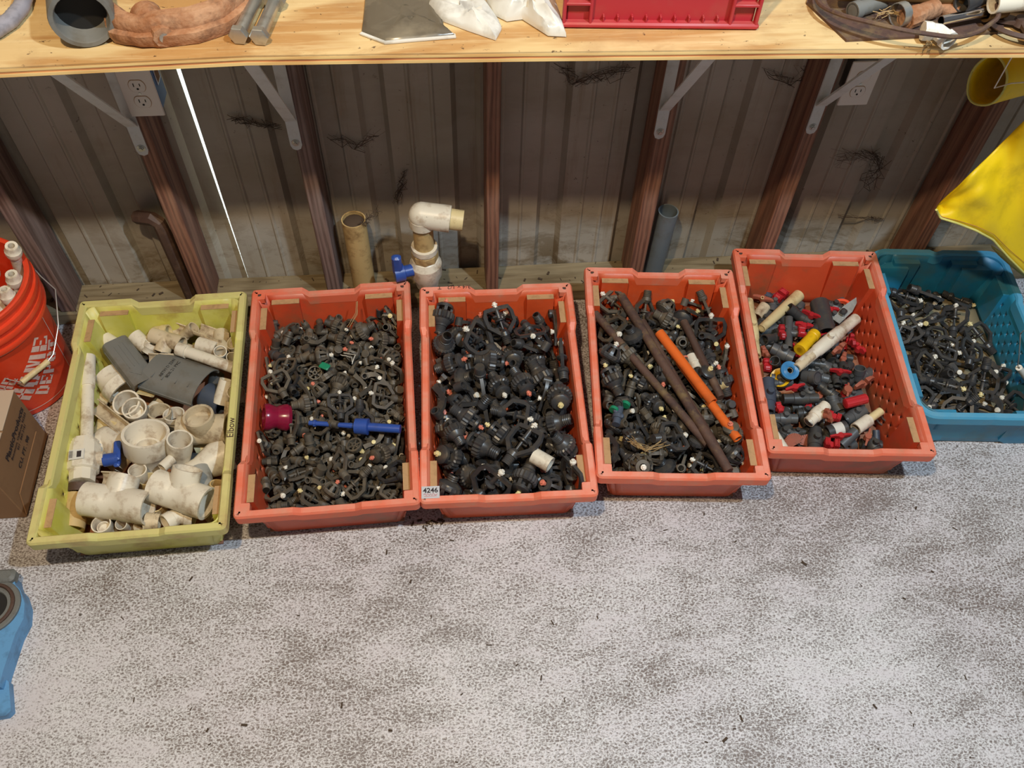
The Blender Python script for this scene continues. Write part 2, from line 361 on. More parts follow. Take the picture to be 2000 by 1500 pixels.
# knots, screws on studs are in the material; cobwebs below
# ---------------------------------------------------------------- shelf
SZ = 1.004
fr = [(-1.6, 1.335), (-.72, 1.339), (-.32, 1.352), (.13, 1.340), (.60, 1.325), (1.08, 1.305), (2.2, 1.28)]
sh = thing('plywood_shelf', 'long plywood shelf board on white brackets above the crates', 'shelf', M=Vector((0, 0, .985)))
for (z0, z1, mt, dy) in ((0, .0060, 'ply_light', 0), (.0060, .0105, 'ply_core', .0008), (.0105, .0150, 'ply_light', .0), (.0150, .019, 'plywood', .0004)):
    m = MB(); m.prism([(x, y + dy) for x, y in fr] + [(2.2, YW - .1), (-1.6, YW - .1)], z0, z1); obj('veneer_layer', m.mesh('veneer_layer', mt), sh)
def outlet(loc, label, box='box_blue'):
    t = thing('power_outlet', label, 'outlet', 'outlets on the studs', M=Vector(loc))
    m = MB(); m.bbox((0, 0, 0), (.070, .005, .115), .0015); obj('cover_plate', m.mesh('cover_plate', 'plate_white'), t)
    for dz in (.0195, -.0195):
        m = MB(); pts = [(.0165 * math.cos(a) if abs(math.cos(a)) < 2 else 0, max(-.0138, min(.0138, .0172 * math.sin(a)))) for a in [i * math.pi / 12 for i in range(24)]]
        m.prism(pts, 0, .0016, Matrix.Rotation(R(90), 4, 'X')); f = obj('receptacle_face', m.mesh('receptacle_face', 'plate_white'), t, Vector((0, -.0024, dz)))
        g = MB(); g.prism([(x * 1.07, y * 1.07) for x, y in pts], 0, .0005, Matrix.Rotation(R(90), 4, 'X')); obj('gap_line', g.mesh('gap_line', 'ledge_dust'), f, Vector((0, -.0001, 0)))
        for dx, hh in ((-.0062, .008), (.0062, .0065)):
            g = MB(); g.box((0, 0, 0), (.0018, .0006, hh)); obj('slot', g.mesh('slot', 'slot_dark'), f, Vector((dx, -.0019, .003)))
        g = MB(); g.lathe([(-.0003, .0024), (.0003, .0024)], 10, Matrix.Rotation(R(90), 4, 'Z')); obj('ground_hole', g.mesh('ground_hole', 'slot_dark'), f, Vector((0, -.0019, -.0065)))
    m = MB(); m.lathe([(-.0006, .003), (.0006, .003)], 10, Matrix.Rotation(R(90), 4, 'Z')); obj('screw', m.mesh('screw', 'zinc'), t, Vector((0, -.003, 0)))
    m = MB(); m.bbox((0, 0, 0), (.052, .058, .092), .003); b = obj('outlet_box', m.mesh('outlet_box', box), t, Vector((.008, .0315, -.0)), )
    m = MB(); m.bbox((0, 0, 0), (.0015, .03, .036), .0004); obj('label_window', m.mesh('label_window', 'sticker'), b, Vector((.0265, .004, .02)))
    m = MB(); m.bbox((0, 0, 0), (.0015, .022, .028), .0004); obj('label_center', m.mesh('label_centre', 'cardboard'), b, Vector((.0272, .004, .02)))
    return t
outlet((-.6175, 1.6225, .738), 'white double outlet in blue box on the leftmost bracketed stud')
outlet((.940, 1.6295, .698), 'white outlet partly hidden by shelf bracket on the right stud', 'iron_grey')
def bracket(x, label, zb=.578, side=0):
    t = thing('shelf_bracket', label, 'bracket', 'white brackets under the plywood shelf', M=Vector((x, 1.633, 0)))
    m = MB(); w_ = .013
    arm = [(-w_, zb + .004), (-w_ * .7, zb - .006), (0, zb - .010), (w_ * .7, zb - .006), (w_, zb + .004), (w_, .983), (-w_, .983)]
    m.prism(arm, 0, .004, Matrix.Rotation(R(90), 4, 'X')); obj('upright_arm', m.mesh('upright_arm', 'bracket_white'), t)
    m = MB(); m.bbox((0, -.132, .981), (.026, .264, .0035), .0008); obj('shelf_arm', m.mesh('shelf_arm', 'bracket_white'), t)
    m = MB(); a, b = Vector((0, -.006, zb + .075)), Vector((0, -.255, .9785))
    m.sweep([a, b], [(-.0125, -.003), (.0125, -.003), (.0125, .0005), (.004, .007), (-.004, .007), (-.0125, .0005)]); obj('diagonal_brace', m.mesh('diagonal_brace', 'bracket_white'), t)
    m = MB(); m.lathe([(0, .0068), (.004, .0068), (.0042, .005), (.0075, .0045)], 6, Matrix.Rotation(R(-90), 4, 'Z')); m.lathe([(-.0005, .009), (.0012, .009)], 12, Matrix.Rotation(R(-90), 4, 'Z'))
    obj('lag_bolt', m.mesh('lag_bolt', 'zinc'), t, Vector((0, -.0045, zb + .012)))
    return t
bracket(-.662, 'white shelf bracket beside the left outlet')
bracket(-.324, 'white shelf bracket on the second stud, right of the light slit')
bracket(.505, 'white shelf bracket on the reddish stud above the grey pipe', .572)
bracket(.866, 'white shelf bracket crossing the right outlet', .570)
# ---------------------------------------------------------------- crates
def crate(name, label, x, y, yaw, W, L, H, mt, dirty=False, rc=.012, holes='sides', raised=.012, group='long plastic crates in a row on the floor', feet=False, tin=.046, cornerholes=True):
    t = thing(name, label, 'crate', group, M=Matrix.Translation((x, y, 0)) @ Matrix.Rotation(yaw, 4, 'Z'))
    X, Y = W / 2, L / 2
    # perimeter stations: (px, py, nx, ny, height factor)
    st = []
    def side(p0, p1, n, a):
        d = (Vector(p1) - Vector(p0)); l = d.length; d.normalize(); out = []
        for s_, k in ((rc, 1), (a, 1), (a + .016, 0), (l - a - .016, 0), (l - a, 1), (l - rc, 1)): out.append((p0[0] + d.x * s_, p0[1] + d.y * s_, n[0], n[1], k))
        return out
    cor = [((-X, -Y), (X, -Y), (0, -1), .128), ((X, -Y), (X, Y), (1, 0), .135), ((X, Y), (-X, Y), (0, 1), .128), ((-X, Y), (-X, -Y), (-1, 0), .135)]
    nseg = 3 if rc < .03 else 7
    for i, (p0, p1, n, a) in enumerate(cor):
        st += side(p0, p1, n, a if rc < .03 else .17)
        c = (p1[0] - rc * (1 if p1[0] > 0 else -1), p1[1] - rc * (1 if p1[1] > 0 else -1)); a0 = math.atan2(n[1], n[0])
        for q in range(1, nseg): an = a0 + (math.pi / 2) * q / nseg; st.append((c[0] + rc * math.cos(an), c[1] + rc * math.sin(an), math.cos(an), math.sin(an), 1))
    def ringat(inset, z): return [Vector((px - nx * (inset + .0035 * (1 - k)), py - ny * (inset + .0035 * (1 - k)), z - raised * (1 - k))) for px, py, nx, ny, k in st]
    rim = MB(); rim.loft([ringat(.001, H - .030), ringat(0, H - .005), ringat(.0035, H), ringat(.016, H), ringat(.0195, H - .005), ringat(.022, H - .03), ringat(.019, H - .03), ringat(.0165, H - .008), ringat(.005, H - .008), ringat(.005, H - .03)], True, loop=True)
    if cornerholes:
        for sx, sy in ((-1, 1), (1, 1), (1, -1), (-1, -1)):
            cx, cy = sx * (X - .020), sy * (Y - .020); g = MB()
            HOLE[0] = .31; rim.grid(lambda u, v: (cx + (u - .5) * .030, cy + (v - .5) * .030, H - .0004), 1, 1, (lambda i, j: True) if sy > 0 else None); HOLE[0] = .19
            rim.box((cx - sx * .0145, cy, H - .008), (.002, .031, .015)); rim.box((cx, cy - sy * .0145, H - .008), (.031, .002, .015))
            if sy > 0:
                g.lathe([(0, .0095), (-.03, .0095)], 10, Matrix.Rotation(R(-90), 4, 'Y')); g.prism([(.0095 * math.cos(a), .0095 * math.sin(a)) for a in [i * .6283 for i in range(10)]], -.031, -.029)
                obj('corner_socket', g.mesh('corner_socket', 'rust_dark'), t, Vector((cx, cy, H - .0012)))  # dark colour of the tube stands in for shade in the hole
    # gussets under the rim
    for yy, nn in ((-Y, -1), (Y, 1)):
        for gx in (-.36 * W, -.24 * W, .24 * W, .36 * W):
            rim.prism([(0, 0), (.022, 0), (.002, -.030)], -.0012, .0012, Matrix.Translation((gx, yy - nn * .030, H - .030)) @ Matrix(((0, 0, 1, 0), (nn, 0, 0, 0), (0, 1, 0, 0), (0, 0, 0, 1))))
    rt_ = obj('rim', rim.mesh('rim', mt + '_rim', 25), t)
    # walls and base, thickened sheets
    ti = .0185
    def wp(px, py, nx, ny, v, k=1):
        ins = tin + (ti - tin) * v; z = .006 + (H - .008 - raised * .0 - .006) * v; return Vector((px - nx * ins, py - ny * ins, z - raised * (1 - k) * v))
    def sheet_(nm, fn, nu, nv, hl=None):
        m = MB(); m.grid(fn, nu, nv, hl); o = obj(nm, m.mesh(nm, ('bin_floor_teal' if mt.startswith('teal') else 'bin_floor') if nm == 'crate_bottom' else mt, 30), t); s = o.modifiers.new('thickness', 'SOLIDIFY'); s.thickness = .003; s.offset = 0; return o
    r2 = max(rc, .02)
    for i, (p0, p1, n, a) in enumerate(cor):
        long_ = i in (1, 3); nu = 25 if long_ else 15; nv = 7
        def fn(u, v, p0=p0, p1=p1, n=n):
            ins = tin + (ti - tin) * v; l = (Vector(p1) - Vector(p0)); ll = l.length; l.normalize(); s0 = r2 + ins * 1.0; q = Vector(p0) + l * (s0 + (ll - 2 * s0) * u)
            kk = min(1, max(0, (abs(u - .5) * ll - ll * .5 + a + .01) / .016)) ; return Vector((q.x - n[0] * ins, q.y - n[1] * ins, .006 + (H - .012 - raised * (1 - kk)) * v))
        hl = (lambda i_, j: 2 <= i_ <= nu - 3 and 1 <= j <= 4 and (i_ + j) % 2 == 0) if (long_ and holes) else None
        sheet_('side_wall', fn, nu if long_ else 15, nv, hl)
        c = (p1[0] - r2 * (1 if p1[0] > 0 else -1), p1[1] - r2 * (1 if p1[1] > 0 else -1)); a0 = math.atan2(n[1], n[0])
        def fc(u, v, c=c, a0=a0, p1=p1):
            ins = tin + (ti - tin) * v; an = a0 + u * math.pi / 2; sx, sy = (1 if p1[0] > 0 else -1), (1 if p1[1] > 0 else -1)
            return Vector((c[0] - sx * ins + r2 * math.cos(an), c[1] - sy * ins + r2 * math.sin(an), .006 + (H - .012) * v))
        sheet_('corner_wall', fc, 4, 3)
    bx, by = X - tin, Y - tin
    sheet_('crate_bottom', lambda u, v: Vector(((u - .5) * 2 * bx, (v - .5) * 2 * by, .006)), 12, 18, (lambda i, j: 1 <= i <= 10 and 1 <= j <= 16 and (i + j) % 2 == 0) if holes == 'all' else None)
    # stacking pads with dusty ledges inside the corners
    zt = H - .022
    for i, (p0, p1, n, a) in enumerate(cor):
        if i == 0: continue
        l = (Vector(p1) - Vector(p0)); ll = l.length; l.normalize(); nn = Vector((n[0], n[1], 0)); lv = Vector((l.x, l.y, 0))
        for s0, s1 in ((.048, .118), (ll - .118, ll - .048)) if rc < .03 else ((.075, .145), (ll - .145, ll - .075)):
            q0 = Vector((p0[0], p0[1], 0)) + lv * s0; q1 = Vector((p0[0], p0[1], 0)) + lv * s1
            tp = .0190; dp = .038; m = MB(); tb = .012 if s0 > .2 else -.0; 
            up = Vector((0, 0, 1)); a_ = [q0 - nn * tp + up * zt, q1 - nn * tp + up * zt, q1 - nn * dp + up * zt, q0 - nn * dp + up * zt]
            zb = .02; ib = tin - .002; b_ = [q0 - nn * ib + up * zb, q1 - nn * ib + up * zb, q1 - nn * (ib + .006) + up * zb, q0 - nn * (ib + .006) + up * zb]
            m.loft([b_, a_], True, True, True); pd = obj('stacking_pad', m.mesh('stacking_pad', mt), t)
            m = MB(); sh_ = .0015; m.loft([[p + up * .0002 for p in a_], [p + up * sh_ for p in a_]], True, True, True); obj('dusty_ledge', m.mesh('dusty_ledge', 'ledge_dust' if not mt.startswith('teal') else 'teal_bin'), pd)
    return t
RB = .1723
C1 = crate('plastic_crate', 'yellow crate of white pipe fittings next to the orange bucket', -.7181, 1.2267, .0217, .4162, .6747, RB, 'yellow_bin', tin=.048, cornerholes=False)
C2 = crate('plastic_crate', 'orange-red crate of dusty sprinkler parts beside the yellow crate', -.2955, 1.2477, .0206, .4050, .6545, RB, 'red_bin_dirty')
C3 = crate('plastic_crate', 'orange-red crate with the 4246 sticker on its front corner', .1160, 1.2358, -.0209, .3961, .6292, RB, 'red_bin')
C4 = crate('plastic_crate', 'orange-red crate with rusty rods lying across its contents', .5319, 1.2642, -.0823, .3966, .6374, RB, 'red_bin')
C5 = crate('plastic_crate', 'orange-red crate of grey valves with red handles beside blue crate', .9367, 1.3036, -.092, .3924, .6433, RB, 'red_bin_dirty')
C6 = crate('plastic_crate', 'blue crate with rounded corners at the right end of the row', 1.313, 1.338, -.088, .378, .555, .160, 'teal_bin', rc=.05, holes='all', raised=.004, tin=.034, cornerholes=False)
for s_ in (-1, 1):
    for e_ in (-1, 1):
        m = MB(); X_, Y_ = s_ * .189, e_ * .2775; a_ = [(X_ - s_ * .030, Y_ - e_ * .026), (X_ - s_ * .115, Y_ - e_ * .026), (X_ - s_ * .115, Y_ - e_ * .050), (X_ - s_ * .030, Y_ - e_ * .050)]; b_ = [(X_ - s_ * .045, Y_ - e_ * .031), (X_ - s_ * .090, Y_ - e_ * .031), (X_ - s_ * .090, Y_ - e_ * .050), (X_ - s_ * .045, Y_ - e_ * .050)]
        m.loft([[Vector((x, y, .0005)) for x, y in b_], [Vector((x, y, .022)) for x, y in a_], [Vector((x, y, .115)) for x, y in a_], [Vector((x, y + e_ * .004, .128)) for x, y in a_]], True, True, True); obj('corner_foot', m.mesh('corner_foot', 'teal_bin'), C6)
def on(t, me, name, loc, rz=0, rx=0):
    return obj(name, me, t, Matrix.Translation(loc) @ Matrix.Rotation(rz, 4, 'Z') @ Matrix.Rotation(rx, 4, 'X'))
# sticker 4246
m = MB(); m.bbox((0, 0, 0), (.040, .030, .0006), .0002); s = on(C3, m.mesh('sticker', 'sticker'), 'number_sticker', (-.174, -.289, RB + .0012))
obj('sticker_number', text_mesh('4246', .0165, 'ink', bold=.0004, align='CENTER'), s, Vector((0, -.001, .0005)))
mm = MB(); P = [(-.015, -.006), (-.012, -.003), (-.009, -.008), (-.006, -.003), (-.003, -.008), (0, -.004), (.003, -.008), (.006, -.003), (.010, -.008), (.015, -.005)]
mm.sweep([(x, y, .0006) for x, y in P], .0006); mm.sweep([(-.014, -.0105, .0006), (.014, -.0095, .0006)], .0004); obj('sticker_script', mm.mesh('sticker_script', 'red_script'), s)
on(C3, text_mesh('3/4 x 1/2   T', .017, 'ink_brown', align='LEFT', name='handwriting'), 'marker_writing', (-.065, .3135, RB + .0005), R(180))
on(C1, text_mesh('Elbow', .022, 'ink_brown', name='handwriting'), 'marker_writing', (.2035, -.10, RB - .0112), R(90))
# ---------------------------------------------------------------- small fittings: every kind is [(part name, mesh), ...], first one is the root's own mesh
def threads(x0, x1, r, d=.0012, n=5):
    out = []; 
    for i in range(n): a = x0 + (x1 - x0) * i / n; b = x0 + (x1 - x0) * (i + .5) / n; out += [(a, r - d), (b, r)]
    return out + [(x1, r - d)]
def k_rotator(mt, tip):
    b = MB(); b.lathe([(-.038, .0085), (-.038, .0115)] + threads(-.037, -.020, .0128, n=4) + [(-.0195, .0135), (-.016, .0135), (-.008, .0200), (-.004, .0215)], 12)
    b.lathe([(-.038, .0085), (-.030, .0080), (-.0299, 0)], 12)
    for i in range(4):
        b.box((.017, .0155, 0), (.016, .005, .007), Matrix.Rotation(i * math.pi / 2 + .4, 4, 'X'))
    b.lathe([(.009, .0145), (.012, .006), (.024, .006)], 8)
    g = MB(); g.lathe([(-.006, .0205), (-.003, .0240), (.010, .0240), (.013, .0210)], 40, star=.09)
    c = MB(); c.lathe([(.024, .0185), (.030, .0185), (.0335, .0140), (.034, .006)], 16, star=.03)
    t = MB(); t.lathe([(.033, .0045), (.038, .0045), (.0385, .0062), (.041, .0062), (.0415, .0040), (.046, .0034)], 8)
    return [('sprinkler_body', b.mesh('sprinkler_body', mt)), ('ribbed_collar', g.mesh('ribbed_collar', mt, 20)), ('end_cap', c.mesh('end_cap', mt)), ('nozzle_tip', t.mesh('nozzle_tip', tip))]
def k_dome(mt, tip):
    b = MB(); b.lathe([(-.030, .0085), (-.030, .0110)] + threads(-.029, -.016, .0122, n=3) + [(-.015, .0160), (-.010, .0250), (-.006, .0260)], 14)
    b.lathe([(-.030, .0085), (-.022, .0080), (-.0219, 0)], 12)
    g = MB()
    for i in range(8):
        a = i * math.pi / 4; M = Matrix.Rotation(a, 4, 'X'); pr = [(-.006, .0255), (.002, .0262), (.012, .0230), (.020, .0165)]
        g.loft([[M @ Vector((x, r * math.cos(q), r * math.sin(q))) for q in (-.16, .16)] + [M @ Vector((x - .002, (r - .004) * math.cos(q), (r - .004) * math.sin(q))) for q in (.16, -.16)] for x, r in pr], True, True, True)
    g.lathe([(-.007, .0265), (-.001, .0275), (.002, .0265), (.001, .022), (-.005, .022), (-.007, .0265)], 32, star=.05)
    g.lathe([(.018, .0175), (.023, .0160), (.024, .008), (.018, .008), (.018, .0175)], 16)
    c = MB(); c.lathe([(-.005, .008), (.014, .0075), (.022, .005)], 8)
    t = MB(); t.lathe([(.022, .0050), (.028, .0050), (.0285, .0068), (.031, .0066), (.0315, .004), (.034, .0035)], 8)
    return [('sprinkler_body', b.mesh('sprinkler_body', mt)), ('windowed_dome', g.mesh('windowed_dome', mt, 25)), ('spindle', c.mesh('spindle', mt)), ('nozzle_tip', t.mesh('nozzle_tip', tip))]
def k_frame(mt, tip, s=1.0):
    b = MB(); b.lathe([(-.050, .0080), (-.050, .0100)] + threads(-.049, -.032, .0110, n=4) + [(-.031, .0125), (-.022, .0125), (-.018, .0090), (-.014, .004)], 12)
    b.lathe([(-.050, .0080), (-.036, .0070), (-.0359, 0)], 10)
    sec = [(-.0045, -.0035), (.0045, -.0035), (.0045, .0035), (-.0045, .0035)]
    b.sweep([(-.026, .0, 0), (-.022, .012, 0), (-.002, .0345, 0), (.022, .0355, 0), (.0345, .030, 0), (.036, 0, 0), (.0345, -.030, 0), (.022, -.0355, 0), (-.002, -.0345, 0), (-.022, -.012, 0), (-.026, 0, 0)], sec)
    d = MB(); d.lathe([(-.014, .003), (.004, .0035), (.006, .0120), (.009, .0125), (.012, .006), (.030, .005), (.034, .006)], 12)
    d.box((.018, 0, 0), (.003, .030, .004))
    t = MB(); t.lathe([(.038, .0048), (.043, .0048), (.0435, .0070), (.047, .0070), (.0475, .0045), (.051, .004)], 8)
    return [('sprinkler_frame', b.mesh('sprinkler_frame', mt)), ('deflector', d.mesh('deflector', mt)), ('end_knob', t.mesh('end_knob', tip))]
def k_swing(mt, tip):
    b = MB(); P = [(-.034, .004, 0), (-.024, .012, 0), (-.008, .016, .001), (.010, .010, .001), (.024, .002, 0), (.034, -.002, 0)]
    b.sweep(P, [(-.0065, -.0035), (.0065, -.0035), (.0065, .0035), (-.0065, .0035)], scale=[1.3, 1.1, .9, .9, 1, 1.1])
    b.lathe([(-.010, .0065), (-.010, .0100), (.010, .0095), (.010, .0065), (-.010, .0065)], 12, Matrix.Translation((-.038, .001, 0)) @ Matrix.Rotation(R(90), 4, 'Y'))
    t = MB(); t.lathe([(0, .0045), (.005, .0045), (.0055, .0065), (.009, .0062), (.0095, .003)], 8, Matrix.Translation((.006, .010, .003)) @ Matrix.Rotation(R(-90), 4, 'Y'))
    return [('swing_arm', b.mesh('swing_arm', mt)), ('end_knob', t.mesh('end_knob', tip))]
def k_nipple(mt, tip=None):
    b = MB(); b.lathe([(-.022, .0068), (-.022, .0090)] + threads(-.021, -.006, .0102, n=5) + [(-.005, .0102)], 12)
    b.lathe([(-.005, .0138), (.006, .0138)], 6); b.lathe([(.006, .0090)] + threads(.007, .020, .0100, n=4) + [(.021, .0088), (.021, .0064), (-.022, .0064), (-.022, .0088)], 12)
    return [('hex_nipple', b.mesh('hex_nipple', mt))]
def k_stub(mt, tip=None):
    b = MB(); b.lathe([(-.020, .0095), (-.020, .0135), (.002, .0125), (.004, .0155), (.009, .0155), (.011, .0105), (.022, .0098), (.022, .0066), (-.008, .0066), (-.0201, .0095)], 12)
    return [('reducing_stub', b.mesh('reducing_stub', mt))]
def k_elbow(mt, tip=None, r=.0105, l=.024):
    b = MB(); b.tube((-.002, 0, 0), (l, 0, 0), r, r * .68, 12, bore=l * .6); b.tube((0, 0, -.002), (0, 0, l), r, r * .68, 12, bore=l * .6); b.ball((0, 0, 0), r * 1.02, 10, 6)
    b.lathe([(l - .006, r), (l - .0055, r * 1.18), (l - .0005, r * 1.18), (l, r)], 12)
    return [('elbow_body', b.mesh('elbow_body', mt))]
def k_ring(mt, tip=None):
    b = MB(); b.lathe([(-.008, .0190), (-.008, .0245), (-.002, .0250), (.000, .0225), (.008, .0220), (.008, .0180), (-.008, .0190)], 28, star=.05)
    for i in range(3): b.box((-.003, 0, 0), (.003, .038, .005), Matrix.Rotation(i * math.pi / 3, 4, 'X'))
    b.lathe([(-.007, .004), (-.007, .0085), (.010, .0075), (.010, .004), (-.007, .004)], 10)
    return [('spoked_ring', b.mesh('spoked_ring', mt))]
KIND = {}
for mt in ('black', 'black_dusty'):
    sfx = '' if mt == 'black' else '_d'
    for tp, nm in (('tip_white', 'w'), ('tip_coral', 'c'), ('tip_yellow', 'y')):
        KIND['rot' + nm + sfx] = k_rotator(mt, tp); KIND['frm' + nm + sfx] = k_frame(mt, tp)
        KIND['dom' + nm + sfx] = k_dome(mt, tp); KIND['arm' + nm + sfx] = k_swing(mt, tp)
    KIND['nip' + sfx] = k_nipple(mt); KIND['stb' + sfx] = k_stub(mt); KIND['elb' + sfx] = k_elbow(mt); KIND['rng' + sfx] = k_ring(mt)
KN = sorted(KIND)
NAMES = {'rot': ('rotor_sprinkler', 'sprinkler'), 'frm': ('frame_sprinkler', 'sprinkler'), 'dom': ('dome_sprinkler', 'sprinkler'), 'arm': ('swing_arm', 'sprinkler arm'), 'nip': ('hex_nipple', 'fitting'), 'stb': ('reducing_stub', 'fitting'), 'elb': ('elbow_fitting', 'fitting'), 'rng': ('spoked_ring', 'fitting')}
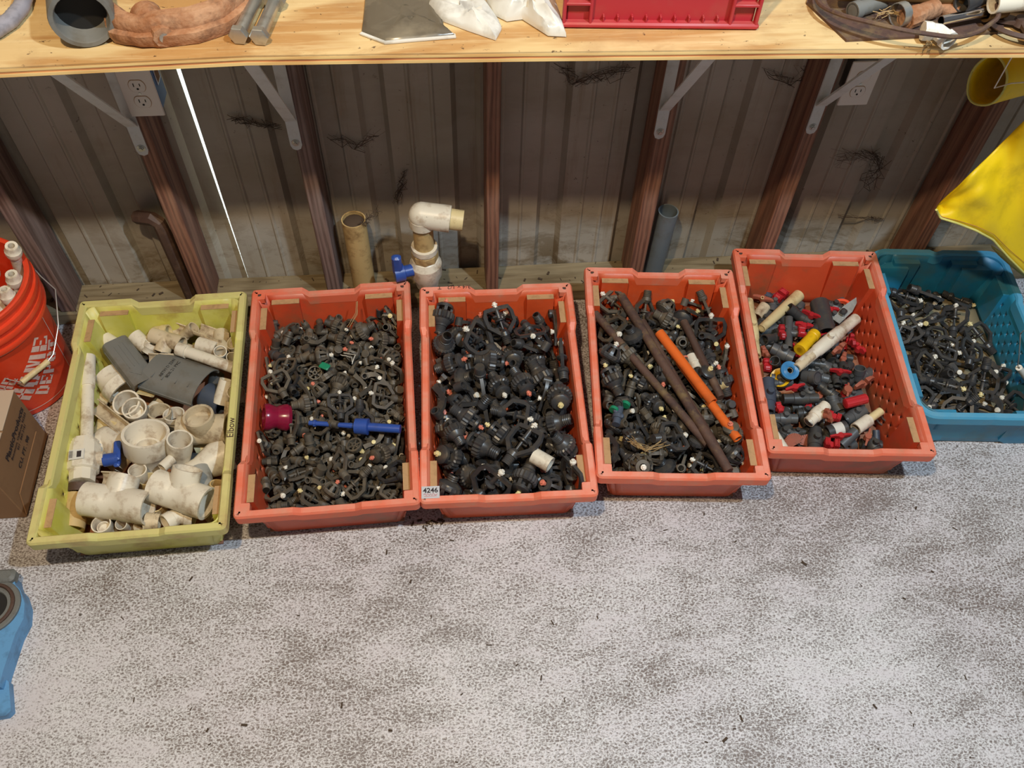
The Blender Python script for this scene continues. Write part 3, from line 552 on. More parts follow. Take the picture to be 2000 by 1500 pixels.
# one row per piece: kind*2+visible, size %, x y z in mm, quaternion in hundredths
PILES = {
2: (10,78,-422,993,15,34,-4,2,93,
17,82,-344,1030,31,45,70,-54,6,
26,82,-277,1050,18,69,67,13,20,
62,87,-222,1038,22,75,-56,-22,22,
38,88,-177,1002,20,1,-7,-98,11,
42,88,-418,1073,20,15,-8,-49,84,
42,88,-329,1124,20,55,-29,-40,66,
44,85,-302,1081,16,70,-2,-70,-2,
51,80,-294,1122,32,31,-88,33,7,
34,90,-164,1132,20,5,50,85,10,
10,85,-423,1200,26,35,-64,-42,52,
10,85,-366,1197,17,19,91,-31,-11,
32,83,-304,1202,20,6,-98,7,5,
34,81,-247,1163,20,96,-9,5,22,
27,81,-161,1194,29,17,65,65,-32,
19,78,-397,1311,30,14,59,-72,32,
62,85,-380,1279,22,1,5,38,91,
18,80,-306,1328,31,27,0,-70,65,
6,91,-235,1254,16,94,-3,4,29,
6,85,-174,1323,26,6,13,80,-56,
26,88,-433,1364,18,31,-23,-62,66,
10,86,-351,1353,17,29,28,-63,-65,
62,90,-288,1363,22,4,1,-98,-13,
42,89,-249,1414,20,85,-49,7,-11,
62,82,-185,1350,21,64,-5,-12,74,
34,83,-414,1467,20,62,-6,3,77,
42,92,-360,1453,20,91,0,0,-38,
18,80,-280,1510,30,47,-8,-70,52,
42,83,-241,1493,19,75,43,24,42,
63,88,-158,1474,22,4,6,38,91,
26,85,-385,1041,18,69,-70,3,-10,
18,92,-360,987,38,74,12,-51,40,
62,81,-249,1023,21,84,10,-9,-50,
62,86,-232,986,22,69,-6,-12,70,
42,89,-194,1061,20,56,32,37,65,
63,79,-436,1146,21,49,-23,28,-78,
4,85,-357,1064,15,98,1,5,-12,
42,84,-307,1151,19,12,-19,84,-48,
34,78,-229,1094,19,61,7,8,77,
62,90,-163,1074,22,47,16,-35,-78,
46,91,-423,1239,31,57,32,-15,-73,
42,87,-396,1173,20,82,-56,-3,4,
55,78,-336,1166,39,20,-80,47,-26,
38,89,-217,1205,23,13,96,-17,-4,
34,81,-184,1231,27,64,-11,14,74,
62,91,-386,1348,29,33,-88,-1,-32,
54,90,-367,1242,32,30,10,-34,88,
38,81,-321,1271,20,94,-2,8,-29,
38,81,-217,1295,23,13,89,-42,1,
40,80,-156,1275,19,85,-49,8,-14,
34,86,-416,1390,30,12,15,4,97,
26,85,-335,1346,31,70,-28,61,22,
6,86,-300,1403,17,41,40,-56,-58,
62,85,-237,1363,22,38,-91,9,-4,
42,79,-213,1410,19,42,24,43,75,
35,87,-388,1500,42,9,-95,23,-16,
54,93,-330,1490,33,43,87,-19,-7,
62,89,-245,1518,41,60,-12,-73,28,
42,85,-207,1437,20,45,-2,1,88,
60,90,-155,1511,22,73,-33,19,-55,
43,89,-437,1056,26,28,51,37,71,
42,88,-313,1049,30,37,49,-45,63,
42,84,-281,979,19,10,6,49,85,
35,79,-212,1005,45,3,-51,83,-17,
38,85,-157,1023,34,4,51,-83,19,
24,90,-440,1109,19,73,-5,-15,-65,
55,84,-361,1114,31,57,-6,-5,-80,
55,81,-331,1079,43,31,35,-82,-31,
38,86,-189,1100,35,84,0,-14,-50,
42,78,-160,1147,42,35,63,-59,-34,
19,78,-423,1270,30,80,-46,-36,0,
42,90,-367,1157,20,86,0,0,50,
35,90,-304,1212,42,7,6,15,97,
62,88,-212,1269,54,61,-37,-59,-33,
42,93,-157,1246,39,42,-19,-11,-87,
19,88,-436,1306,52,14,-50,66,-53,
10,85,-359,1301,32,19,47,-85,4,
34,84,-295,1275,35,95,13,19,14,
40,87,-217,1339,22,15,1,96,-18,
26,85,-163,1304,18,90,32,-21,-13,
42,85,-361,1377,21,37,35,-68,-52,
62,84,-377,1430,22,97,-13,0,-16,
26,87,-273,1386,18,70,-70,-2,-4,
62,82,-235,1388,21,60,-79,-1,-4,
46,80,-179,1408,16,47,52,-47,52,
39,81,-420,1470,41,10,-95,19,-16,
26,82,-371,1445,38,35,-19,-19,-89,
42,87,-258,1448,22,4,83,-52,12,
24,91,-188,1493,19,40,45,54,58,
38,91,-165,1448,41,50,-10,-22,82,
42,78,-385,1019,19,85,-49,7,-12,
42,80,-386,1073,40,32,-55,-74,17,
24,84,-266,1008,28,0,56,-68,-45,
42,82,-182,974,50,50,-44,47,56,
35,90,-170,1033,57,6,97,-14,-7,
40,84,-396,1099,21,80,9,18,54,
25,81,-329,1111,51,66,-26,46,52,
51,80,-284,1069,44,25,-82,40,-30,
38,88,-224,1079,44,17,-37,90,-2,
42,82,-139,1081,37,39,-60,-67,15,
42,90,-442,1216,27,27,-68,-33,58,
10,90,-392,1185,41,12,83,-53,1,
62,89,-254,1230,47,26,78,52,-18,
6,84,-275,1178,32,82,52,15,14,
35,91,-140,1219,55,9,66,-20,-71,
35,91,-403,1261,72,7,0,-99,-1,
10,78,-339,1325,37,43,1,9,89,
18,86,-257,1272,50,6,21,65,71,
10,78,-260,1315,27,53,-56,37,-50,
7,81,-158,1273,37,93,-16,-1,29,
42,87,-399,1394,46,67,-37,-12,62,
26,89,-346,1406,30,46,-53,46,53,
6,82,-307,1371,40,35,-30,-6,87,
35,86,-214,1373,43,99,-3,5,-7,
42,90,-162,1373,23,69,23,3,67,
38,92,-414,1426,59,1,13,-4,-98,
55,85,-325,1442,43,90,-34,11,-21,
7,92,-328,1522,47,46,-70,34,41,
26,80,-230,1431,18,59,-1,-9,79,
11,91,-190,1438,51,62,68,8,37,
63,80,-431,1020,28,68,-26,42,52,
63,88,-368,1034,59,14,90,7,37,
46,84,-299,1018,26,38,29,-78,36,
35,80,-252,1001,51,77,-22,3,59,
27,80,-148,1075,59,13,21,67,68,
35,83,-414,1133,52,11,-21,96,-8,
35,88,-402,1119,36,74,-31,-11,56,
51,78,-252,1074,74,76,19,51,31,
35,86,-253,1135,47,87,-3,16,44,
33,85,-137,1136,62,67,30,-55,-38,
35,88,-428,1201,61,86,-9,10,-47,
63,81,-301,1243,53,34,-81,-29,34,
26,82,-277,1235,47,73,22,-41,49,
62,78,-221,1243,40,51,83,2,16,
63,90,-148,1263,58,82,24,33,36,
10,91,-350,1301,54,12,71,64,23,
42,89,-368,1314,47,74,24,37,48,
42,92,-306,1278,63,46,39,48,62,
26,80,-230,1307,40,56,50,-52,-38,
42,84,-207,1318,36,95,-25,0,-11,
62,92,-421,1339,31,27,-38,59,64,
62,81,-337,1383,42,79,10,-40,-43,
55,78,-278,1385,49,67,-39,-2,-62,
62,78,-265,1346,42,79,-40,-23,38,
39,91,-143,1370,57,53,-45,58,-41,
35,91,-424,1488,64,30,85,37,15,
55,89,-369,1472,78,66,26,-36,-58,
62,88,-286,1454,27,13,46,78,-39,
6,78,-208,1491,18,75,40,-22,-47,
5,85,-164,1498,41,88,13,-9,-42,
15,80,-408,1043,41,47,-37,-59,52,
42,80,-326,997,24,13,53,-52,-64,
63,88,-296,1002,51,62,13,11,76,
47,89,-233,1025,61,19,-67,-46,-53,
26,86,-162,971,68,63,-40,23,60,
25,90,-448,1119,73,43,-89,2,-3,
43,92,-373,1065,57,22,-84,-36,30,
15,80,-305,1101,69,80,8,5,-58,
27,91,-226,1100,66,62,-67,-2,-37,
51,89,-193,1143,59,38,-66,-25,58,
26,85,-387,1217,47,82,-36,-37,-22,
62,92,-368,1199,41,13,63,-75,7,
63,87,-260,1197,61,74,11,-31,57,
63,79,-216,1220,47,12,-14,95,23,
47,91,-174,1203,59,74,-13,64,-2,
7,92,-450,1293,85,47,54,-60,-32,
6,84,-325,1343,53,94,-24,-6,-17,
40,89,-264,1311,46,84,36,20,33,
42,79,-245,1336,33,57,14,70,38,
26,85,-192,1297,37,9,-41,57,-69,
42,78,-445,1343,39,38,50,-25,-72,
39,90,-352,1396,56,19,24,-16,-93,
42,93,-318,1402,42,52,0,69,47,
35,89,-240,1386,68,1,-50,-81,27,
62,78,-182,1414,49,24,39,-79,38,
47,89,-421,1434,77,69,-37,60,12,
42,80,-357,1429,64,70,0,31,62,
62,88,-280,1473,51,51,49,-56,-40,
53,79,-224,1477,41,13,68,-68,-18,
62,90,-197,1494,56,46,61,-63,4,
35,87,-410,1000,52,21,17,16,-94,
7,90,-332,998,53,19,-46,-80,-31,
42,81,-237,970,72,18,23,-70,63,
35,80,-220,1029,81,6,98,-15,1,
62,81,-142,1057,69,26,95,1,-10,
7,79,-403,1127,73,2,42,-84,-31,
27,80,-355,1121,62,74,65,6,-13,
27,88,-292,1146,54,30,22,-45,80,
27,81,-228,1131,58,42,7,-61,-65,
61,91,-175,1162,89,97,0,15,11,
45,81,-406,1203,74,18,44,19,-85,
19,90,-340,1236,71,28,68,58,-33,
42,89,-302,1210,65,27,-32,-75,48,
62,79,-231,1252,66,16,52,21,80,
63,82,-205,1191,46,19,79,-55,-9,
40,89,-398,1350,52,54,44,51,47,
42,81,-321,1315,56,68,-56,29,-36,
27,84,-272,1252,70,42,31,15,83,
39,88,-217,1324,58,95,1,5,28,
62,80,-164,1341,40,30,-61,-22,68,
62,85,-425,1368,53,55,25,8,78,
43,88,-380,1390,65,59,-59,-45,28,
43,89,-275,1426,43,19,-40,10,-88,
15,86,-253,1405,99,25,29,-59,69,
42,77,-165,1389,46,35,69,-57,-24,
63,82,-452,1450,88,50,33,40,-68,
5,91,-452,1523,52,7,76,-3,-63,
55,85,-232,1437,70,21,90,-23,27,
26,78,-277,1477,17,98,-5,-5,8,
27,85,-197,1456,48,74,7,-21,62,
62,86,-440,975,59,25,65,61,35,
62,84,-378,976,69,35,-63,-67,11,
27,83,-272,1016,58,81,3,14,56,
43,93,-193,1060,92,89,-10,13,40,
63,86,-174,1000,84,10,-34,36,-85,
35,80,-453,1144,103,20,-62,1,-75,
35,88,-370,1075,78,20,1,-35,-90,
35,91,-290,1150,85,14,-90,-30,25,
61,78,-223,1164,53,30,34,-87,-10,
33,78,-184,1094,73,19,-34,27,-87,
51,93,-375,1204,91,55,58,-40,-42,
62,78,-353,1185,62,60,19,-13,-75,
47,83,-307,1176,68,17,58,74,-27,
62,81,-238,1222,69,2,-62,-71,-30,
35,83,-195,1212,74,10,73,-66,5,
45,92,-397,1314,78,2,-68,30,65,
35,82,-327,1298,77,12,-43,88,-10,
7,90,-276,1314,66,31,56,76,7,
42,90,-177,1273,60,7,-27,69,66,
46,79,-160,1302,49,27,70,13,-63,
26,83,-442,1396,68,26,-28,-75,52,
35,87,-360,1366,79,46,14,10,-86,
55,85,-307,1370,81,56,-41,-55,45,
27,92,-203,1362,87,37,-78,48,-8,
63,87,-182,1376,61,43,-20,-43,75,
63,90,-446,1494,79,40,-1,-8,-90,
43,84,-333,1470,72,42,-63,18,62,
35,88,-281,1504,70,5,-92,25,-26,
26,92,-251,1483,54,21,-57,-78,3,
39,88,-182,1509,75,26,-26,-2,-92,
35,91,-424,1040,72,84,-13,-20,-46,
42,92,-333,978,62,36,-80,42,18,
63,81,-332,1038,63,42,9,-14,88,
7,79,-174,1041,82,53,-40,18,-71,
43,81,-156,1092,80,94,-12,7,29,
63,91,-440,1089,70,56,7,52,62,
42,79,-358,1146,52,87,7,-5,-47,
7,82,-252,1146,83,63,-1,43,-63,
43,90,-229,1173,76,27,-34,-29,84,
27,82,-158,1149,62,60,54,-47,33,
35,91,-391,1174,118,26,63,63,36,
51,78,-307,1240,106,10,-48,86,-5,
6,81,-290,1230,72,84,16,4,-51,
42,89,-234,1190,51,40,-27,82,-28,
43,78,-160,1233,73,71,8,-67,-15,
63,84,-442,1222,88,23,-94,17,-8,
47,89,-316,1329,105,5,-48,-75,-44,
10,83,-291,1306,68,23,-63,-56,47,
27,90,-179,1326,70,42,-12,-62,63,
35,88,-151,1326,100,19,-69,-36,-58,
35,79,-435,1363,77,37,-78,48,-1,
43,88,-353,1322,83,12,-13,66,72,
63,83,-338,1436,78,16,69,68,-10,
7,85,-264,1357,77,62,63,18,-40,
15,88,-170,1401,88,14,-44,69,-53,
7,85,-423,1487,87,27,39,-74,-46,
42,88,-343,1501,73,71,-41,54,14,
27,92,-302,1528,79,0,28,-3,95,
43,90,-249,1468,69,90,36,-9,16,
25,91,-185,1532,91,99,-8,4,-4,
63,81,-426,1061,87,8,-80,43,-38,
43,92,-361,1007,80,46,-65,53,-24,
62,85,-297,1036,60,35,-3,76,52,
42,83,-220,1070,74,76,15,62,2,
42,79,-141,1032,72,17,-2,-97,10,
63,92,-425,1143,88,23,63,-72,9,
43,90,-328,1141,71,18,-83,-45,24,
43,88,-307,1061,68,5,94,21,24,
11,92,-224,1122,82,47,23,-24,-81,
43,80,-132,1084,83,52,35,15,-75,
43,81,-410,1170,77,4,-10,-44,-88,
43,87,-367,1152,72,8,64,75,7,
35,82,-272,1205,94,15,70,-67,-15,
35,82,-240,1228,95,62,17,15,74,
11,83,-152,1195,86,40,3,-1,90,
37,80,-408,1319,101,50,-18,-5,83,
51,85,-363,1242,120,36,90,19,-7,
26,82,-284,1340,71,10,-58,12,-79,
35,88,-206,1318,91,83,2,-24,48,
63,84,-139,1289,78,55,26,74,-25,
25,92,-403,1384,72,3,25,35,89,
47,81,-346,1352,92,19,68,-45,52,
11,85,-285,1430,69,57,81,-1,-8,
42,81,-278,1447,70,10,-13,-88,-41,
27,78,-164,1351,60,76,22,-47,36,
63,78,-390,1422,89,60,4,7,-79,
27,87,-342,1485,92,94,-25,15,12,
43,93,-316,1499,71,12,78,-59,-6,
26,80,-205,1524,33,73,22,-53,-34,
51,88,-177,1447,94,1,30,-46,82,
62,81,-409,970,66,16,-41,29,84,
39,86,-333,996,90,33,-9,-90,24,
7,83,-299,1014,79,16,-82,54,-2,
35,91,-237,1028,104,17,-30,93,5,
61,88,-136,984,65,21,67,41,57,
63,83,-380,1110,74,16,91,-32,14,
63,92,-324,1063,91,37,-37,79,30,
63,82,-263,1107,80,16,21,-84,-46,
11,89,-228,1092,103,35,-85,-25,26,
41,85,-167,1135,89,44,-44,75,16,
15,82,-439,1187,101,57,15,-79,-9,
43,82,-342,1163,71,50,17,4,-84,
33,79,-276,1229,124,11,-67,-72,5,
63,89,-201,1258,88,49,36,56,54,
43,78,-205,1216,92,54,31,-49,-60,
11,82,-461,1372,96,33,53,33,69,
55,91,-283,1302,107,25,-78,-54,16,
43,80,-243,1286,80,54,-50,43,-50,
63,88,-250,1326,86,76,7,-28,-56,
40,85,-177,1298,66,74,-61,-10,22,
63,78,-384,1341,88,94,-17,-8,-26,
63,82,-366,1420,96,80,-3,57,-11,
63,90,-372,1395,105,11,-14,95,22,
7,78,-240,1367,95,66,49,46,30,
19,79,-149,1370,113,53,-9,-53,-64,
27,79,-404,1487,95,29,53,1,78,
7,86,-342,1456,103,8,-96,-16,17,
63,90,-307,1464,73,55,60,-5,56,
42,78,-223,1517,58,23,78,-56,0,
39,84,-157,1480,101,1,-77,-36,50,
43,86,-412,993,74,6,7,72,-67,
61,92,-357,970,89,82,53,14,-13,
42,90,-289,972,57,26,-82,-15,-47,
62,92,-201,974,79,89,35,-24,6,
35,83,-147,1000,97,48,-16,8,-85,
27,89,-404,1099,70,66,1,-65,35,
11,82,-345,1110,83,37,-17,11,89,
27,81,-267,1129,86,39,-20,-50,-73,
11,83,-199,1137,109,39,3,15,-90,
11,92,-146,1136,88,40,50,-24,-72,
43,82,-441,1103,90,0,-3,-25,-96,
27,83,-319,1194,66,2,6,26,95,
35,87,-313,1187,119,22,21,92,19,
35,86,-169,1261,105,4,24,-17,95,
27,82,-179,1196,93,75,27,-49,-33,
7,92,-443,1309,101,57,24,31,70,
27,85,-366,1302,78,59,51,-49,36,
15,85,-329,1285,110,41,-8,-74,51,
11,82,-234,1302,103,7,-58,-76,-25,
43,92,-176,1259,81,76,-10,35,-53,
61,91,-446,1412,95,0,34,89,-26,
27,79,-397,1370,88,37,45,-1,80,
27,91,-293,1413,92,78,-16,-55,-21,
7,92,-212,1392,78,43,63,61,-18,
11,80,-183,1369,95,66,62,32,-25,
63,86,-420,1463,98,73,39,-1,54,
43,78,-382,1525,71,44,41,-51,59,
55,79,-298,1496,100,77,-58,15,-18,
55,92,-225,1468,110,23,6,78,-56,
39,87,-148,1510,105,55,33,-75,-2,
43,92,-446,1043,89,28,57,76,9,
11,78,-326,1024,88,86,30,-6,-38,
15,82,-291,1007,108,27,-85,-40,-15,
63,85,-269,977,84,82,27,-20,-45,
33,91,-146,1038,116,23,40,87,-11,
7,85,-394,1075,95,68,-38,14,60,
63,81,-377,1131,92,21,20,-46,-83,
35,89,-276,1061,113,29,41,83,21,
47,79,-242,1127,100,45,-64,39,46,
51,90,-175,1096,112,31,-27,8,-90,
7,90,-435,1242,95,22,19,92,22,
63,84,-351,1152,94,52,53,1,-66,
27,80,-342,1127,92,7,-32,39,-85,
33,92,-230,1195,117,69,-10,17,-68,
43,86,-140,1205,100,19,-90,35,-5,
35,79,-421,1358,112,78,-12,-11,58,
11,86,-369,1286,105,3,59,61,50,
5,84,-189,1306,109,94,24,0,-21,
7,79,-208,1274,106,20,9,-84,-47,
43,92,-164,1295,87,13,-58,-78,12,
19,92,-328,1380,124,27,95,3,4,
35,88,-429,1300,126,7,-50,-85,-3,
51,81,-285,1447,104,29,-93,18,-3,
27,84,-215,1406,88,32,-50,-4,-79,
43,89,-141,1428,74,58,43,-62,26),
3: (53,114,21,1000,38,64,68,-33,-3,
21,113,58,1050,39,35,6,-70,60,
49,107,123,993,38,7,4,70,-70,
24,112,171,991,21,65,58,19,43,
61,116,232,1025,27,5,-41,-89,12,
49,109,-15,1103,38,68,-1,-15,-70,
33,104,34,1128,37,45,32,19,80,
21,110,87,1124,37,64,29,3,-69,
53,108,117,1065,37,40,-69,-54,22,
49,119,225,1094,39,92,8,-23,-27,
12,116,-5,1199,40,57,-8,-58,56,
53,101,69,1199,49,23,-71,-42,-50,
13,107,124,1171,37,91,-14,-34,12,
25,118,164,1197,22,12,19,68,69,
33,103,226,1184,23,41,3,10,-89,
33,119,-24,1265,69,78,14,58,-12,
57,119,37,1270,42,25,47,-53,-65,
32,103,101,1260,22,10,87,-47,-5,
40,101,187,1297,21,72,42,-27,-46,
49,111,225,1264,38,67,44,32,48,
57,103,-11,1364,38,83,0,20,-50,
32,108,46,1352,36,28,-41,-84,19,
48,106,155,1335,40,13,25,88,-36,
33,120,212,1373,24,8,-74,-65,7,
4,111,221,1315,42,35,3,-52,-77,
33,119,0,1439,50,6,-73,-58,34,
49,114,49,1478,47,26,-26,-86,-32,
32,105,99,1406,22,94,-11,3,-28,
4,103,196,1466,18,67,66,-21,-22,
61,121,247,1454,27,54,-5,-16,81,
53,111,26,1032,91,41,24,87,-4,
49,106,78,1001,78,48,-48,-63,36,
5,105,135,1025,62,15,-6,-85,48,
49,103,179,1054,35,52,5,-28,79,
13,117,225,1034,76,21,-22,-65,-68,
61,101,-29,1148,54,52,-55,-18,61,
53,108,52,1138,80,18,20,-75,-58,
5,106,126,1105,66,5,-5,-87,-46,
4,103,173,1125,35,78,4,-23,-56,
17,107,224,1091,101,41,22,28,-83,
25,114,-20,1191,79,4,-8,36,92,
33,114,46,1195,103,37,19,42,-80,
45,107,124,1205,56,46,-41,-77,10,
53,116,182,1194,62,65,46,27,53,
13,115,240,1152,56,83,32,-25,34,
5,108,-23,1314,70,64,26,-67,24,
49,114,14,1233,88,32,-32,-87,-13,
33,103,166,1245,94,10,89,39,-15,
53,116,155,1273,45,85,-42,1,-30,
33,108,260,1294,80,35,64,-34,-57,
5,115,-14,1354,75,44,-7,-31,83,
49,108,47,1350,84,33,56,33,68,
60,112,145,1308,74,28,93,-4,19,
57,117,216,1355,72,54,-14,10,81,
37,108,253,1387,65,55,-55,38,-48,
49,113,13,1444,94,71,-47,-4,-51,
49,102,81,1466,96,56,-38,-71,-14,
33,114,117,1477,67,30,-72,-30,-53,
33,104,138,1498,64,42,-63,-43,-47,
33,109,187,1442,58,20,4,62,-75,
60,118,-29,995,44,12,-69,-63,-29,
33,111,96,1046,104,22,26,-87,32,
33,109,163,997,72,28,11,-14,93,
4,103,216,1001,35,36,18,-2,91,
5,102,263,1057,91,68,-7,33,63,
57,121,-13,1081,101,23,30,-73,55,
61,119,61,1093,61,61,63,-39,25,
57,109,108,1125,110,14,32,67,64,
57,112,237,1149,118,20,-13,66,70,
53,108,246,1067,151,78,-39,45,10,
49,106,-24,1155,103,59,34,6,71,
41,120,100,1211,95,4,-81,38,41,
49,107,103,1252,62,76,45,-38,-22,
37,119,150,1166,88,19,-38,86,25,
13,116,245,1211,82,85,1,36,36,
5,120,-44,1223,138,20,68,69,12,
25,108,20,1276,82,9,-1,78,61,
49,108,96,1317,53,3,62,-13,76,
57,119,216,1290,112,20,-81,52,6,
33,114,272,1316,140,50,-50,-53,44,
49,107,-7,1342,114,40,87,-12,22,
5,104,79,1377,81,45,-74,48,-3,
61,108,123,1350,71,28,50,81,-7,
57,110,156,1386,80,62,-33,2,-70,
5,120,231,1404,103,64,-3,45,60,
40,116,-28,1489,83,67,7,-38,-62,
33,110,78,1402,61,25,-94,19,-3,
5,120,105,1450,53,35,48,53,-58,
4,107,130,1416,38,68,70,-4,-16,
33,101,246,1471,81,11,84,-5,-51,
17,113,-25,999,97,10,51,-51,-67,
33,118,64,984,122,80,38,-33,29,
57,119,153,1003,121,1,52,-84,-8,
13,108,209,983,104,43,-9,-86,-23,
33,114,258,987,125,71,1,-64,26,
53,101,-3,1117,148,25,-50,-70,43,
49,119,59,1089,126,2,-31,-92,17,
61,104,159,1072,80,28,79,-53,0,
33,109,180,1084,104,12,-73,-31,58,
41,117,194,1120,125,34,-78,28,-42,
49,108,25,1168,133,92,19,8,-31,
5,117,39,1233,118,88,-1,43,-14,
33,106,136,1175,122,90,36,-13,-17,
49,108,165,1265,133,79,22,-17,-52,
57,119,253,1210,144,58,-35,8,-71,
17,105,19,1290,119,31,-8,83,43,
33,121,66,1276,124,71,-6,69,4,
53,108,109,1268,119,75,28,-33,-48,
5,110,130,1305,95,35,29,4,-88,
5,104,217,1231,114,21,55,-29,-74,
53,113,-19,1397,129,50,-37,53,57,
33,121,77,1405,120,18,32,-7,92,
49,109,93,1340,120,46,87,3,-11,
33,104,193,1396,106,88,-25,28,24,
33,102,200,1435,120,73,-17,-19,-62,
49,118,-20,1475,135,78,6,-14,59,
5,103,38,1490,102,27,80,45,-28,
33,113,130,1455,127,53,27,-6,79,
5,116,212,1483,38,72,59,33,-7,
5,118,272,1457,85,42,57,-35,-60,
40,102,0,977,69,85,13,-47,12,
33,120,147,1075,151,15,89,37,19),
4: (23,106,388,1032,36,49,54,65,10,
4,102,445,1060,21,3,40,-90,-9,
42,91,492,1049,20,84,48,10,18,
23,107,568,1013,37,16,27,3,-94,
23,103,621,1041,36,41,-85,30,10,
10,98,404,1164,20,7,91,38,3,
50,90,426,1108,32,87,44,-17,9,
34,105,517,1115,23,84,-10,1,51,
48,105,603,1104,36,21,88,-39,12,
40,93,653,1140,20,0,-98,15,0,
4,101,428,1230,21,4,66,-73,-2,
26,95,461,1221,19,29,21,-66,-65,
33,104,543,1200,22,21,1,6,97,
35,97,606,1257,21,7,60,-78,-9,
18,99,655,1194,35,80,-19,-24,-50,
20,103,409,1323,36,16,90,34,-18,
18,94,488,1299,34,55,-19,-67,44,
42,92,535,1309,20,85,49,5,8,
17,105,615,1334,37,9,-47,-72,-48,
24,93,653,1310,19,78,-60,-9,-8,
50,97,418,1431,34,17,-52,79,-26,
4,102,439,1401,22,0,-91,-39,-2,
48,99,517,1352,34,67,33,-49,-43,
17,98,601,1422,35,10,60,-64,-45,
16,106,668,1364,37,87,12,-28,36,
62,102,453,1483,24,24,-66,63,-29,
23,95,495,1494,36,54,-82,-11,-6,
60,105,545,1480,25,29,-33,-71,53,
34,90,603,1488,20,83,9,-6,-53,
10,102,655,1518,28,9,0,-41,90,
10,99,416,1004,48,29,-28,-50,-75,
10,99,448,1041,34,95,-3,15,-24,
35,93,536,1036,56,32,-72,-3,60,
42,101,622,997,21,0,99,-4,0,
17,95,618,1060,85,81,-20,-29,44,
57,102,419,1155,55,12,-15,83,-50,
62,105,453,1164,25,80,-31,-22,45,
27,107,471,1129,31,14,-43,-60,-65,
33,96,592,1167,56,89,4,-31,29,
26,93,647,1097,19,90,-16,-8,-36,
21,95,397,1218,46,80,-27,-50,-11,
35,98,438,1218,67,67,-6,-60,41,
33,97,498,1259,39,27,5,-87,-38,
35,99,621,1172,49,83,0,-39,38,
40,92,675,1214,61,66,-32,4,66,
4,93,397,1307,68,74,6,-8,65,
19,107,442,1279,57,42,-53,69,-24,
51,105,557,1288,55,16,-5,-86,46,
26,91,581,1313,19,28,1,-16,-94,
62,104,662,1272,24,83,-36,12,-38,
33,102,450,1394,50,81,21,22,-48,
60,105,489,1408,25,13,-98,6,-5,
58,104,552,1393,35,92,-20,-15,-28,
42,102,616,1374,21,10,0,0,99,
32,95,672,1428,50,18,-44,82,-30,
22,92,419,1494,43,86,29,17,36,
40,104,466,1441,23,11,-13,-76,61,
20,106,522,1446,42,2,31,-67,-66,
21,103,625,1493,59,83,-11,18,50,
24,97,686,1414,20,49,22,-64,53,
23,94,385,1104,62,44,74,-2,49,
34,92,498,1001,44,64,-68,-15,-28,
40,106,476,1087,45,44,-57,-59,34,
7,91,519,1049,30,50,-16,65,-53,
6,102,661,1047,37,43,53,-35,-62,
63,103,380,1177,69,21,-75,-35,50,
5,108,423,1116,76,48,56,21,62,
34,97,548,1160,51,12,71,65,20,
27,101,565,1093,20,52,-5,-1,-84,
47,95,654,1121,47,59,-48,59,25,
17,99,392,1243,93,15,-54,-23,79,
40,106,477,1205,27,40,-35,79,-28,
49,100,527,1242,60,56,67,-9,-46,
43,106,579,1236,46,35,2,-5,93,
47,100,626,1241,36,41,31,67,-51,
51,102,399,1303,105,12,47,-84,22,
23,95,464,1331,92,10,11,-96,-20,
16,93,564,1341,64,81,44,35,11,
43,91,601,1321,71,21,-63,73,4,
33,98,644,1301,58,19,-92,-32,2,
51,91,432,1357,67,23,44,36,78,
41,103,516,1400,55,51,-2,60,-59,
26,107,568,1352,20,9,13,-63,74,
16,92,614,1383,64,81,-15,-54,-11,
19,103,675,1433,95,46,3,-16,86,
19,105,416,1464,87,73,23,17,61,
26,99,431,1520,20,56,-50,-47,44,
20,105,468,1453,62,19,-1,60,-76,
35,96,686,1503,96,79,-24,48,-26,
33,97,662,1470,47,26,18,-68,-65,
11,101,374,1039,72,48,-35,6,79,
10,92,446,1097,70,49,42,-10,74,
24,107,460,1057,55,25,-21,-37,-86,
21,104,495,1038,59,67,-52,50,9,
23,107,643,1004,70,45,-71,11,51,
17,108,415,1192,96,68,-67,24,5,
33,94,465,1140,76,32,-55,-68,34,
19,94,507,1155,65,50,28,80,8,
5,91,579,1092,59,50,-26,-24,77,
51,96,639,1123,79,87,46,-6,5,
11,103,429,1267,107,47,30,-70,-42,
47,105,490,1202,50,76,4,-61,-17,
33,94,562,1185,85,81,22,-8,-52,
33,102,575,1231,96,85,-29,39,14,
23,104,645,1244,67,17,-83,-9,50,
51,98,439,1322,135,2,46,79,37,
61,101,469,1380,86,26,3,53,-79,
35,95,503,1359,72,14,-44,88,0,
61,94,596,1275,77,52,28,-27,-75,
17,102,643,1294,98,87,32,-26,22,
33,106,392,1381,83,36,-55,47,-57,
23,95,500,1421,92,16,62,-38,66,
59,98,554,1417,83,50,36,-77,-6,
43,101,639,1416,59,18,-58,-44,65,
43,93,630,1432,81,27,-32,-41,80,
11,104,458,1524,32,93,18,24,-18,
26,107,509,1528,21,5,70,-1,69,
10,90,562,1481,44,76,3,47,42,
60,99,572,1453,36,52,-22,-65,-49,
11,102,657,1504,78,24,-33,-7,-90,
41,94,367,1076,82,69,13,-48,51,
49,97,412,1054,83,66,-59,35,-26,
49,94,515,1078,87,72,56,-37,4,
63,99,563,1088,79,11,-42,89,-1,
25,95,603,1094,79,84,16,-44,24,
21,90,381,1141,99,73,-50,-38,22,
59,94,489,1116,106,41,73,41,33,
44,91,513,1106,49,32,65,24,-63,
41,95,586,1122,68,41,-46,-40,66,
7,95,649,1131,124,1,33,-81,47,
57,106,388,1240,149,42,39,35,73,
35,107,501,1218,87,14,38,89,16,
5,103,515,1285,83,61,72,-31,-1,
